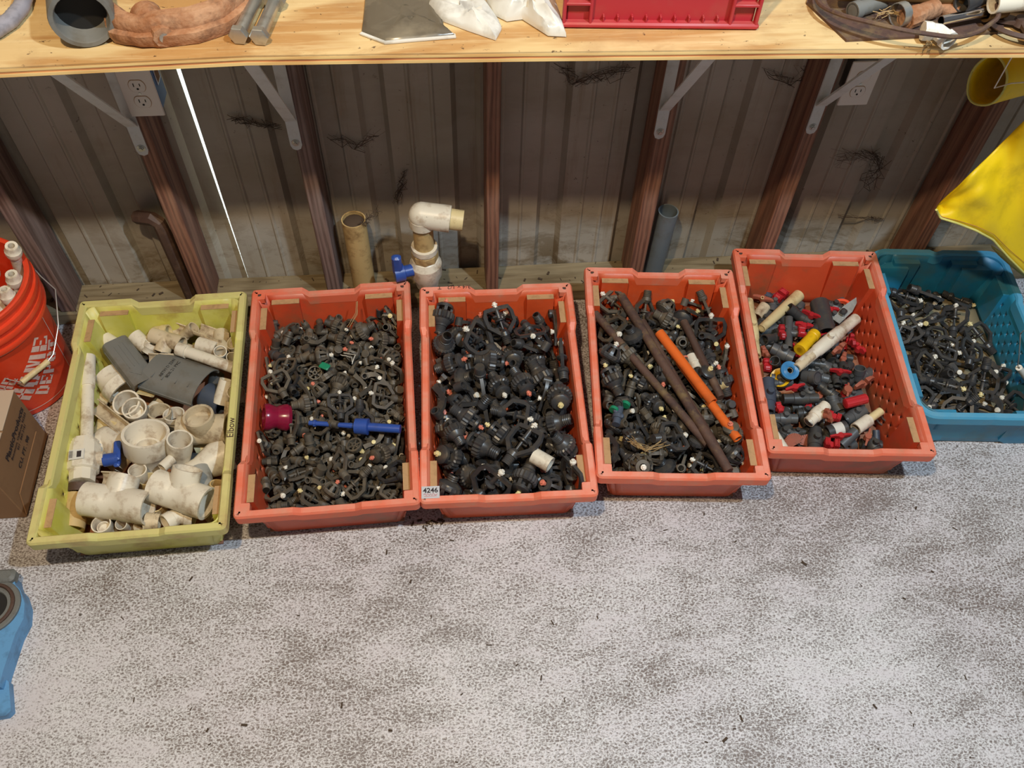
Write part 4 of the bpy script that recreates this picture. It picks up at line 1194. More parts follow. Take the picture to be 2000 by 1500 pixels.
23,101,601,1139,114,20,71,56,35,
49,98,672,1244,113,45,41,9,78,
5,95,496,1359,116,41,-49,63,-42,
21,92,517,1319,101,63,1,-59,48,
51,96,561,1337,113,87,-23,-14,-38,
27,96,582,1305,80,88,-9,-44,9,
42,91,642,1360,70,84,37,-3,36,
51,90,451,1423,104,32,-72,-60,-2,
35,103,440,1509,116,39,6,-1,91,
21,97,537,1463,99,43,-31,81,19,
21,91,602,1417,98,8,-54,81,16,
33,103,670,1399,117,64,28,-40,57,
7,106,449,1522,67,20,74,-27,-57,
61,103,475,1528,62,62,26,-38,-62,
6,102,566,1516,33,25,-15,92,23,
42,102,595,1447,68,15,-20,93,-22,
7,98,653,1517,92,88,-28,26,24,
27,93,361,1051,88,82,44,-23,25,
23,108,463,1052,110,17,-6,-49,-84,
33,104,502,1078,138,0,96,14,-19,
7,93,567,1054,59,8,-64,-8,75,
11,93,584,1014,82,63,-70,-4,30,
27,106,371,1198,108,75,32,-11,55,
57,100,416,1089,122,61,-48,11,-61,
25,93,538,1161,86,90,1,-38,18,
49,97,546,1126,100,30,-44,73,42,
51,106,657,1085,114,30,54,-22,75,
17,105,390,1312,161,39,78,16,44,
25,97,398,1191,133,32,-49,29,-74,
11,106,616,1202,106,73,-4,52,42,
57,107,616,1249,124,61,53,-42,39,
41,102,677,1186,96,66,-12,55,48,
11,106,491,1300,117,57,67,-11,44,
49,100,525,1273,131,1,-61,78,7,
43,90,568,1297,136,10,-2,98,13,
49,98,625,1350,104,39,-23,22,-85,
27,92,678,1348,70,73,51,13,41,
35,104,407,1413,140,81,7,-31,-48,
17,108,464,1383,137,79,-31,51,4,
35,101,520,1505,95,4,62,-62,-46,
59,91,557,1434,135,24,-91,30,2,
35,96,688,1312,109,24,69,1,67,
27,98,464,1494,65,6,-49,2,-86,
9,92,526,1521,53,93,-1,26,22,
42,91,546,1508,48,66,73,6,14,
26,103,585,1485,37,77,-20,-28,-52,
23,101,578,1512,85,73,56,11,34,
5,104,361,1079,114,28,67,66,13,
19,106,422,1011,126,31,-63,11,-69,
60,99,453,1016,55,64,25,-67,-25,
33,92,585,1006,107,28,6,4,95,
60,100,599,995,70,65,20,61,-37,
7,98,421,1154,119,85,29,25,34,
43,99,463,1159,111,30,-82,44,17,
5,101,523,1160,121,70,13,-16,-67,
17,92,576,1074,114,61,39,38,-56,
17,97,650,1031,117,21,-89,37,7,
63,91,433,1229,125,81,6,-31,47,
57,94,483,1194,114,53,-64,22,-50,
57,91,471,1251,117,16,24,65,69,
23,92,640,1172,108,40,-45,78,-7,
5,93,643,1211,99,72,45,44,-25,
42,106,440,1366,106,22,62,-74,-8,
63,93,529,1341,134,69,-27,-7,-66,
17,91,573,1275,109,53,63,-40,37,
63,106,590,1373,117,62,-22,-35,-65,
41,108,665,1339,88,49,42,44,61,
11,94,422,1432,123,34,-29,88,-12,
41,105,562,1383,124,68,-58,-18,38,
47,105,526,1387,121,15,8,-88,43,
42,93,576,1462,80,41,52,-70,24,
9,95,669,1367,108,81,44,9,-35),
6: (33,98,1310,1221,21,10,-92,-36,4,
4,92,1174,1375,20,2,76,64,3,
5,99,1311,1319,17,97,-4,4,20,
45,94,1254,1240,17,23,-66,-23,-66,
45,106,1297,1430,18,69,14,-69,14,
33,102,1207,1324,34,14,17,-96,11,
33,97,1265,1536,21,9,-80,-57,6,
24,100,1178,1291,31,1,-6,-61,78,
33,105,1191,1237,22,9,80,57,6,
37,100,1336,1145,21,96,-11,2,-22,
37,91,1380,1376,20,98,11,-1,-9,
4,95,1202,1151,17,55,53,44,45,
33,90,1333,1224,43,47,-5,31,-81,
5,98,1293,1270,27,28,10,-68,-65,
33,91,1311,1410,39,98,-5,4,-12,
25,97,1253,1303,19,27,56,-43,64,
33,102,1429,1157,46,34,51,74,23,
25,103,1256,1391,20,83,16,-4,52,
37,101,1320,1464,39,5,38,-81,42,
4,105,1179,1477,18,50,49,49,50,
5,106,1352,1300,29,26,-5,-37,88,
5,98,1363,1175,26,96,-15,16,10,
44,92,1292,1121,29,68,59,38,-17,
5,101,1197,1237,45,69,68,-14,-15,
41,104,1411,1433,22,25,43,74,43,
5,101,1230,1369,33,33,68,62,-11,
40,93,1227,1124,21,79,4,5,-60,
4,101,1226,1466,16,23,-5,2,96,
32,101,1328,1119,67,89,-22,25,28,
40,93,1426,1105,20,0,96,24,0,
41,90,1378,1554,20,35,-60,-61,35,
33,96,1371,1339,30,7,-47,-86,-11,
45,98,1218,1418,22,71,-28,60,17,
24,106,1224,1509,20,50,25,-55,-60,
37,99,1289,1352,32,54,-10,-10,-82,
33,95,1269,1145,45,40,38,7,-82,
33,97,1256,1186,36,92,28,-21,-6,
37,101,1383,1255,51,46,44,-3,-76,
33,105,1236,1286,56,87,24,1,40,
32,91,1213,1116,66,10,-33,-50,-79,
33,91,1184,1204,55,87,30,13,-33,
25,104,1391,1514,20,70,70,-4,3,
33,103,1225,1424,48,3,-98,-9,-14,
32,106,1157,1144,62,77,-7,60,13,
4,91,1189,1548,17,49,48,-50,-51,
37,92,1433,1540,28,92,-22,6,-30,
33,98,1309,1358,55,4,-96,22,5,
4,101,1397,1102,36,21,-27,36,85,
37,106,1436,1393,38,12,-51,-84,-3,
33,93,1378,1335,53,20,-83,-49,10,
5,95,1291,1489,18,17,15,-62,-74,
33,106,1266,1548,47,95,-18,6,-20,
40,107,1214,1554,22,37,-64,57,-33,
37,106,1249,1223,78,92,-27,0,-25,
33,98,1384,1457,38,76,-20,-38,46,
4,107,1193,1175,57,21,-91,22,24,
5,91,1309,1531,25,24,89,34,-9,
5,106,1438,1250,20,54,67,40,30,
5,93,1261,1232,37,25,14,7,-94,
37,96,1268,1147,80,19,34,10,-91,
5,102,1410,1271,46,68,15,-16,-69,
4,95,1211,1150,50,38,87,4,-29,
25,104,1278,1267,56,89,24,-2,37,
5,108,1380,1157,40,57,34,-38,-63,
33,107,1325,1546,55,31,92,-2,-19,
5,101,1351,1513,28,93,2,24,22,
5,107,1201,1340,52,76,-16,24,57,
5,97,1177,1264,67,48,31,72,38,
33,93,1192,1398,58,1,-87,-41,-26,
33,92,1424,1270,31,22,90,26,22,
5,99,1396,1139,38,57,22,73,28),
}
# ---------------------------------------------------------------- heaps of sprinkler parts (resting positions, worked out by dropping the pieces into the crates)
PLACE = {2: 'brownish heap', 3: '4246 crate', 4: 'rod crate', 6: 'blue crate'}
CRP = {2: (-.2935, 1.2477, .30, .53), 3: (.1143, 1.2358, .29, .50), 4: (.5319, 1.2642, .29, .50), 6: (1.30, 1.32, .26, .42)}
TIPS = {'w': 'white', 'c': 'coral', 'y': 'cream'}
DESC = {'rot': 'ribbed rotor, %s tip', 'frm': 'open frame, %s knob', 'dom': 'slotted dome, %s tip', 'arm': 'swing arm, %s knob', 'nip': 'threaded hex nipple', 'stb': 'short reducing stub', 'elb': 'small elbow fitting', 'rng': 'spoked ribbed ring'}
for cr, dat in PILES.items():
    a = dat; bur = MB(); where = PLACE[cr]
    for i in range(0, len(a), 9):
        kv, sz, x, y, z, q0, q1, q2, q3 = a[i:i + 9]; k = KN[kv // 2]; vis = kv % 2
        M = Matrix.Translation((x / 1e3, y / 1e3, z / 1e3)) @ Quaternion((q0, q1, q2, q3)).normalized().to_matrix().to_4x4() @ Matrix.Scale(sz / 100, 4)
        if not vis:
            for nm, me in KIND[k]:
                b0 = len(bur.v); bur.v += [M @ v.co for v in me.vertices]; bur.f += [tuple(b0 + j for j in p.vertices) for p in me.polygons]
            continue
        b3 = k[:3]; tp = TIPS.get(k[3:4], ''); d = DESC[b3] % tp if '%s' in DESC[b3] else DESC[b3]
        nm, cat = NAMES[b3]; parts = KIND[k]; bx_, by_, bw, bl = CRP[cr]; u = (x / 1e3 - bx_) / bw; v = (y / 1e3 - by_) / bl
        zone = ('front row ', 'near front ', 'middle ', 'near back ', 'back row ')[min(4, max(0, int(v * 5 + 2.5)))] + ('left', 'centre', 'right')[min(2, max(0, int(u * 3 + 1.5)))]
        if zone == 'middle centre': zone = 'very middle'
        ax = (M.to_3x3() @ Vector((1, 0, 0))).normalized(); how = 'upright' if ax.z > .75 else 'upended' if ax.z < -.75 else ('pointing ' + ('right' if ax.x > 0 else 'left') if abs(ax.x) > abs(ax.y) else 'pointing ' + ('backward' if ax.y > 0 else 'forward'))
        adj = 'dusty' if k.endswith('_d') else 'black'
        o = thing(nm, '%s %s, %s, %s of %s' % (adj, d, how, zone, where), cat, '%s %s in %s' % (adj, d + 's', where), M, parts[0][1])
        for pn, me in parts[1:]: obj(pn, me, o)
    if bur.v:
        me = bpy.data.meshes.new('buried_fittings'); me.from_pydata([tuple(p) for p in bur.v], [], bur.f); me.materials.append(MATS['black_dusty' if cr in (2, 4) else 'black'])
        me.shade_smooth(); me.set_sharp_from_angle(angle=R(35))
        o = thing('buried_fittings', 'black sprinkler parts lying deeper down in ' + where, 'fittings', me=me); o['kind'] = 'stuff'
# ---------------------------------------------------------------- pipe fittings laid by hand
def MX(p0, z0, p1, z1, spin=0): return frame_x(atz(*p0, z0), atz(*p1, z1), spin), (atz(*p1, z1) - atz(*p0, z0)).length
def put(nm, label, cat, group, M, m, mt, parts=(), sharp=35):
    o = thing(nm, label, cat, group, M, m.mesh(nm, mt, sharp))
    for pn, pm, pmt in parts: obj(pn, pm.mesh(pn, pmt), o)
    return o
def pipe(label, p0, z0, p1, z1, r, mt='pvc', ri=.8, nm='pvc_pipe', cat='pipe', group=None, collar=None, r1=None, n=18):
    M, l = MX(p0, z0, p1, z1); h = l / 2; k = (r1 or r) / r; m = MB()
    m.lathe([(-h, r * ri), (-h, r), (h, r * k), (h, r * k * ri), (-h, r * ri)], n)
    for c in collar or ():          # (start, end as fractions, radius factor)
        m.lathe([(-h + l * c[0], r), (-h + l * c[0], r * c[2]), (-h + l * c[1], r * c[2]), (-h + l * c[1], r)], n)
    return put(nm, label, cat, group, M, m, mt)
def tee(label, p0, z0, p1, z1, r, bdir, bl, rb, mt='pvc', nm='pvc_tee', group=None, bore=.5):
    """bdir: pixel and height the branch points to"""
    M, l = MX(p0, z0, p1, z1); h = l / 2; m = MB(); n = 22
    for s in (-1, 1): m.lathe([(0, r * .97), (s * h * .25, r * .97), (s * h * .28, r), (s * h, r), (s * h, r * .84), (s * h * (1 - bore), r * .82), (s * h * (1 - bore), r * .6)], n)
    b = atz(*bdir[:2], bdir[2]); loc = (M.inverted() @ b); loc.x *= .15; d = loc.normalized(); q = d.to_track_quat('X', 'Z').to_matrix().to_4x4()
    m.lathe([(0, rb * .97), (bl * .5, rb * .97), (bl * .55, rb), (bl, rb), (bl, rb * .84), (bl * .6, rb * .82), (bl * .6, rb * .5)], n, q)
    return put(nm, label, 'pipe tee', group, M, m, mt)
def elbow(label, c, z, a, za, b, zb, r, mt='pvc', nm='pvc_elbow', group=None):
    """c: bend, a and b: where its two openings are"""
    C_, A, B = atz(*c, z), atz(*a, za), atz(*b, zb); m = MB()
    for e in (A, B):
        v = e - C_; l = v.length; q = v.to_track_quat('X', 'Z').to_matrix().to_4x4()
        m.lathe([(0, r * .96), (l * .45, r * .96), (l * .48, r * 1.05), (l, r * 1.05), (l, r * .88), (l * .5, r * .82), (l * .49, r * .4)], 18, q)
    m.ball((0, 0, 0), r * .965, 18, 10)
    return put(nm, label, 'pipe elbow', group, Matrix.Translation(C_), m, mt)
def cup(label, p0, z0, p1, z1, r0, r1, mt='pvc', nm='pvc_reducer', group=None, step=None):
    """reducer: narrow end p0, wide open end p1"""
    M, l = MX(p0, z0, p1, z1); h = l / 2; m = MB(); n = 26
    m.lathe([(-h, r0 * .8), (-h, r0), (-h * .5, r0), (h * .1, r1 * .97), (h * .15, r1), (h, r1), (h, r1 * .87), (h * .1, r1 * .84), (-h * .45, r0 * .84), (-h, r0 * .8)], n)
    if step: m.lathe([(-h * .1, step), (h * .3, step), (h * .3, step * .82), (-h * .2, step * .8)], n)
    return put(nm, label, 'pipe reducer', group, M, m, mt)
def channel(label, p0, z0, p1, z1, r, spin=0, arc=(R(80), R(280)), mt='pvc_dirty', nm='split_pipe'):
    M, l = MX(p0, z0, p1, z1); h = l / 2; m = MB(); k = 12
    def sec(x): return [Vector((x, rr * math.sin(arc[0] + (arc[1] - arc[0]) * i / k), rr * math.cos(arc[0] + (arc[1] - arc[0]) * i / k))) for rr, rng in ((r, range(k + 1)), (r * .84, range(k, -1, -1))) for i in rng]
    m.loft([sec(-h), sec(h)], True, True, True)
    return put(nm, label, 'split pipe', None, M @ Matrix.Rotation(spin, 4, 'X'), m, mt)
def knob(M, l=.04, w=.010, t=.006, mt='red_handle', hub=.009, ribs=False):
    """butterfly handle: hub with two wings, turned about local Z"""
    m = MB(); m.lathe([(-.004, hub), (.009, hub * .9)], 12, Matrix.Rotation(R(-90), 4, 'Y'))
    for s in (-1, 1):
        m.loft([[Vector((s * hub * .6, -t / 2, .0)), Vector((s * hub * .6, t / 2, 0)), Vector((s * hub * .6, t / 2, w)), Vector((s * hub * .6, -t / 2, w))],
                [Vector((s * l * .3, -t * .35, .001)), Vector((s * l * .3, t * .35, .001)), Vector((s * l * .3, t * .35, w * 1.1)), Vector((s * l * .3, -t * .35, w * 1.1))],
                [Vector((s * l * .5, -t * .3, .003)), Vector((s * l * .5, t * .3, .003)), Vector((s * l * .5, t * .3, w * .8)), Vector((s * l * .5, -t * .3, w * .8))]], True, True, True)
        if ribs:
            for i in range(4): m.box((s * (hub * .7 + i * l * .09), 0, w * .5), (.002, t * 1.25, w * 1.0))
    return m
def valve(label, p0, z0, p1, z1, r, mt='grey_pvc', hmt='red_handle', side=None, hl=.05, hspin=0, nm='ball_valve', group='grey ball valves with red handles', ribs=False, stem=.6):
    """ball valve: fat middle with collars, handle on a stem; side = roll of the stem about the body axis"""
    M, l = MX(p0, z0, p1, z1); h = l / 2; m = MB(); n = 18
    m.lathe([(-h, r * .66), (-h, r * .86), (-h * .45, r * .86), (-h * .42, r * .98), (-h * .1, r * 1.05), (h * .1, r * 1.05), (h * .42, r * .98), (h * .45, r * .86), (h, r * .86), (h, r * .66), (h * .6, r * .6), (h * .6, 0)], n)
    m.lathe([(-h, r * .66), (-h * .6, r * .6), (-h * .6, 0)], n); m.lathe([(0, r * .5), (r * (1 + stem), r * .42)], 12, Matrix.Rotation(R(-90), 4, 'Y'))
    o = put(nm, label, 'valve', group, M @ Matrix.Rotation(side or 0, 4, 'X'), m, mt)
    if hmt: obj('handle', knob(None, hl, .011, .008, hmt, r * .6, ribs).mesh('handle', hmt), o, Matrix.Translation((0, 0, r * (1 + stem))) @ Matrix.Rotation(hspin, 4, 'Z'))
    return o
def handle(label, c, z, ang_px, l=.05, mt='red_handle', tilt=0, roll=0, w=.012, t=.009, hub=.009, ribs=True, nm='turn_lever'):
    a = atz(c[0] - 10 * math.cos(ang_px), c[1] - 10 * math.sin(ang_px), z); b = atz(c[0] + 10 * math.cos(ang_px), c[1] + 10 * math.sin(ang_px), z + tilt * .02)
    M = frame_x(a, b, roll); return put(nm, label, 'lever', None, M, knob(None, l, w, t, mt, hub, ribs), mt)
# ------- yellow crate, back to front
def lowzone(px, py, cx, cy): 
    u, v = (px - cx) / 130, (py - cy) / 160; return ('far back', 'near back', 'halfway', 'near front', 'far front')[min(4, max(0, int((v + 1) * 2.5)))] + ', ' + ('left side', 'left of centre', 'right of centre', 'right side')[min(3, max(0, int((u + 1) * 2)))] + (' of yellow crate' if cx < 500 else ' of valve crate')
pipe('white pipe stub poking out behind the grey half-round duct piece', (205, 663), .08, (247, 690), .07, .021, nm='pvc_pipe')
pipe('short white pipe on the right of the grey duct piece, pale end up', (262, 655), .09, (288, 680), .075, .020)
cup('white coupling between the duct piece and the dirty tees', (290, 690), .07, (300, 672), .085, .018, .022)
pipe('white pipe end lying beneath the dirty wye near the back wall', (338, 676), .06, (385, 690), .06, .018, 'pvc_dirty')
tee('brown-stained tee lying before the yellow back wall', (298, 655), .095, (356, 672), .10, .0205, (308, 690, .08), .036, .021, 'pvc_dirty')
elbow('rounded cream elbow behind the brown-stained tee', (306, 652), .085, (300, 668), .08, (330, 650), .09, .021, 'pvc_cream')
pipe('long thin white pipe running to the right wall of the yellow crate', (348, 681), .105, (458, 719), .10, .0145, 'pvc', collar=[(0, .16, 1.22)])
channel('split dirty pipe nearest the yellow back wall', (332, 640), .09, (366, 652), .09, .019, R(20))
cup('small open pipe end at the back between two split pipes', (360, 655), .075, (379, 640), .10, .014, .0165, 'pvc_dirty')
channel('long split pipe full of dirt in the back right corner', (385, 641), .10, (440, 660), .10, .019, R(-15))
tee('rusty-stained tee in the back right corner of the yellow crate', (432, 650), .08, (434, 690), .08, .020, (470, 690, .06), .036, .019, 'pvc_dirty')
pipe('short white pipe beside the two small open couplings', (388, 672), .085, (424, 682), .085, .0195, 'pvc')
cup('small white coupling with grey bore facing up at right', (432, 702), .06, (430, 686), .105, .014, .0165)
cup('smallest white coupling facing up against the right wall', (455, 712), .06, (453, 697), .10, .013, .0145)
cup('white ring end half hidden at the right wall edge near the back', (470, 680), .07, (456, 668), .10, .015, .021)
# grey duct piece and grey half pipe
M, l = MX((226, 672), .115, (284, 748), .10); m = MB(); h = l / 2 + .004
def duct(x, k=1, wl=.033): return [Vector((x, a * k, b * k)) for a, b in [(-wl, -.018), (-wl, .004), (-wl + .004, .012), (-wl + .012, .016), (wl - .012, .016), (wl - .004, .012), (wl, .004), (wl, -.018)]]
m.loft([duct(-h) + [p for p in reversed(duct(-h, .93))], duct(h) + [p for p in reversed(duct(h, .93))]], True, True, True)
m.box((.0, -.0336, -.004), (l * .9, .002, .004)); m.box((0, .0336, -.004), (l * .9, .002, .004)); m.prism([(h * .45, -.018), (h * .75, 0), (h * .45, .018), (h * .4, .018), (h * .68, 0), (h * .4, -.018)], .0155, .0172)
for i in range(3): m.box((-h * .2, -.012 + .012 * i, .0165), (l * .55, .0016, .0012))
put('duct_piece', 'long grey half-round duct piece leaning at the back left', 'duct piece', None, M @ Matrix.Rotation(R(-8), 4, 'X'), m, 'grey_matt')
M, l = MX((300, 728), .075, (405, 764), .075); m = MB(); h = l / 2 - .002; r = .062; k = 20
def arc(x, rr, a0=R(-76), a1=R(76)): return [Vector((x, rr * math.sin(a0 + (a1 - a0) * i / k), rr * math.cos(a0 + (a1 - a0) * i / k) * .62)) for i in range(k + 1)]
m.loft([arc(-h, r) + list(reversed(arc(-h, r * .94))), arc(h, r) + list(reversed(arc(h, r * .94)))], True, True, True)
m.box((0, r * .965, r * .09), (2 * h, .006, .008)); m.box((0, -r * .965, r * .09), (2 * h, .006, .008))
for i, (a, b) in enumerate(((-.3, 9), (-.12, 9), (.12, 11), (.34, 11))): m.box((h * (a * 2), -.028 + .002 * i, r * .565), (.0018, .022, .002))
G = put('half_coupling', 'big dark grey half-round coupling, largest piece in the yellow crate', 'coupling', None, M @ Matrix.Translation((0, 0, .006)) @ Matrix.Rotation(R(-6), 4, 'X'), m, 'grey_matt')
for i, tx in enumerate(('ASTM D 2241', 'SDR 21 PVC')):
    tm = text_mesh(tx, .011, 'grey_dark', .0003, align='CENTER'); obj('moulded_lettering', tm, G, Matrix.Translation((-.022 + i * .016, 0, r * .622)) @ Matrix.Rotation(R(90), 4, 'Z'))
pipe('blue-grey pipe sticking out under the big grey half coupling', (402, 770), .05, (436, 790), .045, .033, 'slate')
pipe('white pipe leaning against the right wall beside the grey coupling', (444, 742), .10, (430, 788), .06, .019, 'pvc', collar=[(.75, 1, .85)])
cup('white ring against the right wall below the leaning pipe', (470, 775), .06, (458, 764), .10, .016, .020)
channel('split pipe standing along the right wall of the yellow crate', (449, 780), .08, (446, 816), .08, .014, R(30))
cup('large white reducer bowl lying left of the dark duct piece', (208, 732), .07, (243, 766), .055, .036, .043)
channel('split pipe short piece left of the big grey coupling', (288, 703), .105, (338, 704), .10, .018, R(10))
channel('stubby split pipe below the duct piece with a torn end', (266, 756), .09, (300, 764), .09, .016, R(25), mt='pvc_cream')
cup('cream coupling ring behind the double-ring bushing', (262, 800), .045, (246, 786), .095, .030, .033, 'pvc')
cup('double-ring bushing with a dirt-dark hole in the yellow crate', (272, 816), .05, (262, 797), .105, .026, .029, 'pvc', step=.018)
channel('long split pipe slanting down to the big open reducer', (183, 790), .09, (246, 840), .085, .018, R(20))
elbow('dirty cream elbow under the long split pipe', (206, 828), .05, (198, 850), .04, (232, 838), .05, .022, 'pvc_cream')
elbow('large cream elbow left of the big open reducer', (210, 858), .055, (188, 880), .05, (248, 885), .06, .034, 'pvc')
cup('cream ring edge peeking from under the grey half coupling', (315, 822), .04, (311, 803), .075, .024, .028, 'pvc_dirty')
cup('second ring under the grey coupling nearer the right', (344, 826), .04, (339, 808), .07, .022, .026)
pipe('grey pipe end in the gap between the big reducer and tee', (330, 835), .03, (350, 870), .03, .022, 'grey_dark')
cup('biggest open white reducer with a smaller ring inside', (294, 915), .03, (284, 846), .135, .034, .0535, 'pvc', step=.030)
pipe('white pipe with soiled lower end leaning on the big reducer side', (268, 876), .06, (312, 900), .05, .020, 'pvc_cream')
tee('dirty white tee with wide mouth near the right wall', (352, 840), .085, (446, 838), .09, .037, (376, 800, .16), .052, .036, 'pvc_dirty')
cup('white coupling with a grey dot, open upward beside the big reducer', (350, 905), .05, (351, 858), .135, .026, .0295)
pipe('small white tube end in front of the dotted coupling', (316, 914), .105, (336, 896), .10, .0125, 'pvc')
M, l = MX((372, 926), .055, (446, 884), .055); m = MB(); m.lathe([(-l / 2, .027), (-l / 4, .029), (l / 6, .042), (l / 2, .042), (l / 2, .037), (-l / 2, .020), (-l / 2, .027)], 24)
put('pvc_cone', 'smooth white cone reducer against the lower right wall', 'pipe reducer', None, M, m, 'pvc')
pipe('upright tan pipe in the front right corner with printed letters', (424, 945), .105, (420, 992), .04, .017, 'pvc_tan')
cup('white ring standing between the two large tees', (276, 945), .05, (268, 918), .10, .019, .021)
cup('thin broken ring edge right beside the left big tee', (296, 960), .05, (289, 935), .09, .018, .021, 'pvc_cream')
channel('split pipe bit under the blue handle', (196, 935), .06, (226, 936), .06, .018, R(20))
# tall pipe, ball valve, brown pipe along the left wall
pipe('long white pipe standing along the left wall of the yellow crate', (173, 697), .115, (169, 868), .10, .0145, 'pvc', collar=[(0, .36, 1.16)])
M, l = MX((166, 862), .095, (160, 944), .09); h = l / 2; m = MB()
m.lathe([(-h, .026), (-h, .030), (-h * .86, .030), (-h * .84, .034), (-h * .7, .034), (-h * .68, .037), (-h * .5, .0375), (h * .1, .0385), (h * .45, .036), (h * .5, .030), (h, .029), (h, .024)], 10)
m.lathe([(0, .018), (.048, .017)], 14, Matrix.Translation((-.002, 0, 0)) @ Matrix.Rotation(R(90), 4, 'Z'))
V = put('large_ball_valve', 'large white ball valve with a blue lever at the left wall', 'valve', None, M, m, 'pvc', sharp=20)
hb = MB(); hb.lathe([(0, .0155), (.034, .0155)], 14, Matrix.Rotation(R(90), 4, 'Z')); hb.bbox((-.016, .032, .008), (.052, .016, .012), .003); hb.bbox((.012, .03, .0), (.02, .014, .01), .003)
hb2 = obj('lever', hb.mesh('lever', 'blue_handle'), V, Vector((.004, .046, 0)))
lb = MB(); lb.box((0, 0, 0), (.026, .034, .0004)); lo = obj('paper_label', lb.mesh('paper_label', 'bag_film'), V, Matrix.Translation((0, -.002, .0392)))
bc = MB()
for i in range(9): bc.box((-.009 + .002 * i, -.012, .0004), (.0010, .008, .0002))
bc.box((0, .006, .0004), (.016, .010, .0002)); obj('printed_bars', bc.mesh('printed_bars', 'ink'), lo)
pipe('dark collar joining the valve to the brown pipe', (158, 946), .085, (156, 962), .08, .027, 'rust_dark', nm='pipe_collar')
pipe('tan-brown pipe below the ball valve at the front left', (154, 966), .075, (141, 1032), .06, .0265, 'pvc_tan')
tee('cleanest big white tee lying in front, branch pointing back', (166, 974), .115, (290, 992), .115, .0385, (242, 918, .13), .062, .0345, 'pvc')
tee('big white tee beside the clean one, its right mouth showing grey', (303, 948), .115, (405, 984), .115, .0385, (366, 905, .16), .062, .033, 'pvc')
pipe('grey pipe shadowed behind the raised mouth of the right tee', (388, 916), .075, (402, 960), .07, .024, 'inside_grey')
cup('front coupling with rings showing inside, left of the pair', (210, 1040), .06, (197, 1023), .105, .022, .0215, 'pvc', step=.014)
cup('small open white coupling beside the ringed front one', (252, 1030), .06, (236, 1023), .10, .012, .0135)
cup('tiny dirty pipe mouth near the front dip of the yellow crate', (286, 1024), .07, (270, 1030), .09, .012, .0135, 'pvc_dirty')
pipe('threaded brown-stained adapter at the front', (284, 1018), .085, (312, 1020), .08, .020, 'pvc_dirty', collar=[(.5, .6, 1.08), (.7, .8, 1.08)])
elbow('white elbow under the right big tee near the front', (350, 1006), .075, (322, 1022), .085, (380, 1012), .07, .020, 'pvc')
cup('cream coupling under the gap between the big tees', (312, 996), .05, (304, 985), .08, .018, .019, 'pvc_cream')
for i, (px, py, q) in enumerate(((240, 900, .03), (330, 760, .02), (390, 820, .025), (250, 740, .02), (380, 700, .03), (330, 720, .03), (220, 900, .02), (360, 940, .03), (205, 990, .03), (400, 870, .03), (350, 980, .03), (290, 880, .02), (200, 780, .03), (270, 700, .03), (420, 750, .03), (300, 800, .03), (250, 985, .04), (370, 900, .03), (180, 1000, .03), (235, 815, .03), (410, 1000, .03), (330, 1010, .03), (230, 1010, .03))):
    a = random.uniform(0, 6.28); pipe('%s pipe piece lying low %s' % (('dirty', 'tan', 'soiled', 'pale', 'worn')[i % 5], lowzone(px, py, 250, 860)), (px - 22 * math.cos(a), py - 18 * math.sin(a)), q, (px + 22 * math.cos(a), py + 18 * math.sin(a)), q, random.uniform(.016, .022), random.choice(['pvc_dirty', 'pvc', 'pvc_cream', 'grey_pvc']), group='dirty pipe pieces low in the yellow crate', nm='pipe_piece')
# ------- crate of valves (second from the right)
valve('white pipe-shaped valve along the left wall of the valve crate', (1461, 588), .05, (1476, 696), .055, .0165, 'pvc_cream', None, group=None)
pipe('cream tapered tube slanting across the back of the valve crate', (1487, 642), .065, (1560, 577), .05, .0115, 'pvc_cream', r1=.017, collar=[(0, .12, .85), (.9, 1, 1.12)], ri=.7)
elbow('grey elbow over the cream tube, mouth toward the camera', (1560, 617), .055, (1540, 601), .075, (1578, 628), .045, .0145, 'grey_dark')
handle('red handle beside the grey elbow at the back', (1584, 617), .065, R(22), .055, ribs=False)
pipe('thick black pipe with slanted cut top at the back', (1600, 592), .055, (1614, 652), .055, .0255, 'black', .93, nm='black_pipe')
M, l = MX((1630, 600), .045, (1658, 600), .045); m = MB(); m.lathe([(-.006, .018), (-.006, .026), (.006, .026), (.006, .018), (-.006, .018)], 22, Matrix.Rotation(R(80), 4, 'Y'), a0=R(-60), a1=R(150))
put('split_ring_clip', 'bright orange-red open ring clip at the back right', 'ring clip', None, M, m, 'orange_red')
M, l = MX((1632, 628), .05, (1678, 578), .085); m = MB(); m.loft([[Vector((-l / 2, -.012, 0)), Vector((-l / 2, .012, 0)), Vector((-l / 2, .012, .003)), Vector((-l / 2, -.012, .003))], [Vector((0, -.016, .0)), Vector((0, .012, .0)), Vector((0, .012, .003)), Vector((0, -.016, .003))], [Vector((l / 2, -.003, 0)), Vector((l / 2, .001, 0)), Vector((l / 2, .001, .002)), Vector((l / 2, -.003, .002))]], True, True, True)
cut = put('pipe_cutter_blade', 'white and silver curved blade with black knob, back right', 'cutter', None, M, m, 'zinc'); m = MB(); m.bbox((-.018, 0, .009), (.020, .018, .014), .004); obj('black_knob', m.mesh('black_knob', 'black'), cut)
valve('long white valve pipe crossing the middle of the valve crate', (1563, 712), .085, (1672, 622), .085, .0175, 'pvc', None, group=None)
pipe('thin outer end of the long white valve pipe', (1556, 719), .088, (1586, 694), .088, .0125, 'pvc_dirty', ri=.65)
M, l = MX((1562, 684), .075, (1592, 652), .07); m = MB(); h = l / 2; m.lathe([(-h, .009), (-h, .0175), (-h * .8, .0185), (-h * .6, .016), (h * .6, .0155), (h * .65, .017), (h, .0165), (h, .010)], 20); m.lathe([(-h, .009), (-h * .5, .008), (-h * .49, 0)], 12)
put('yellow_fitting', 'bright yellow pipe fitting in the middle of the valve crate', 'pipe fitting', None, M, m, 'yellow_pvc')
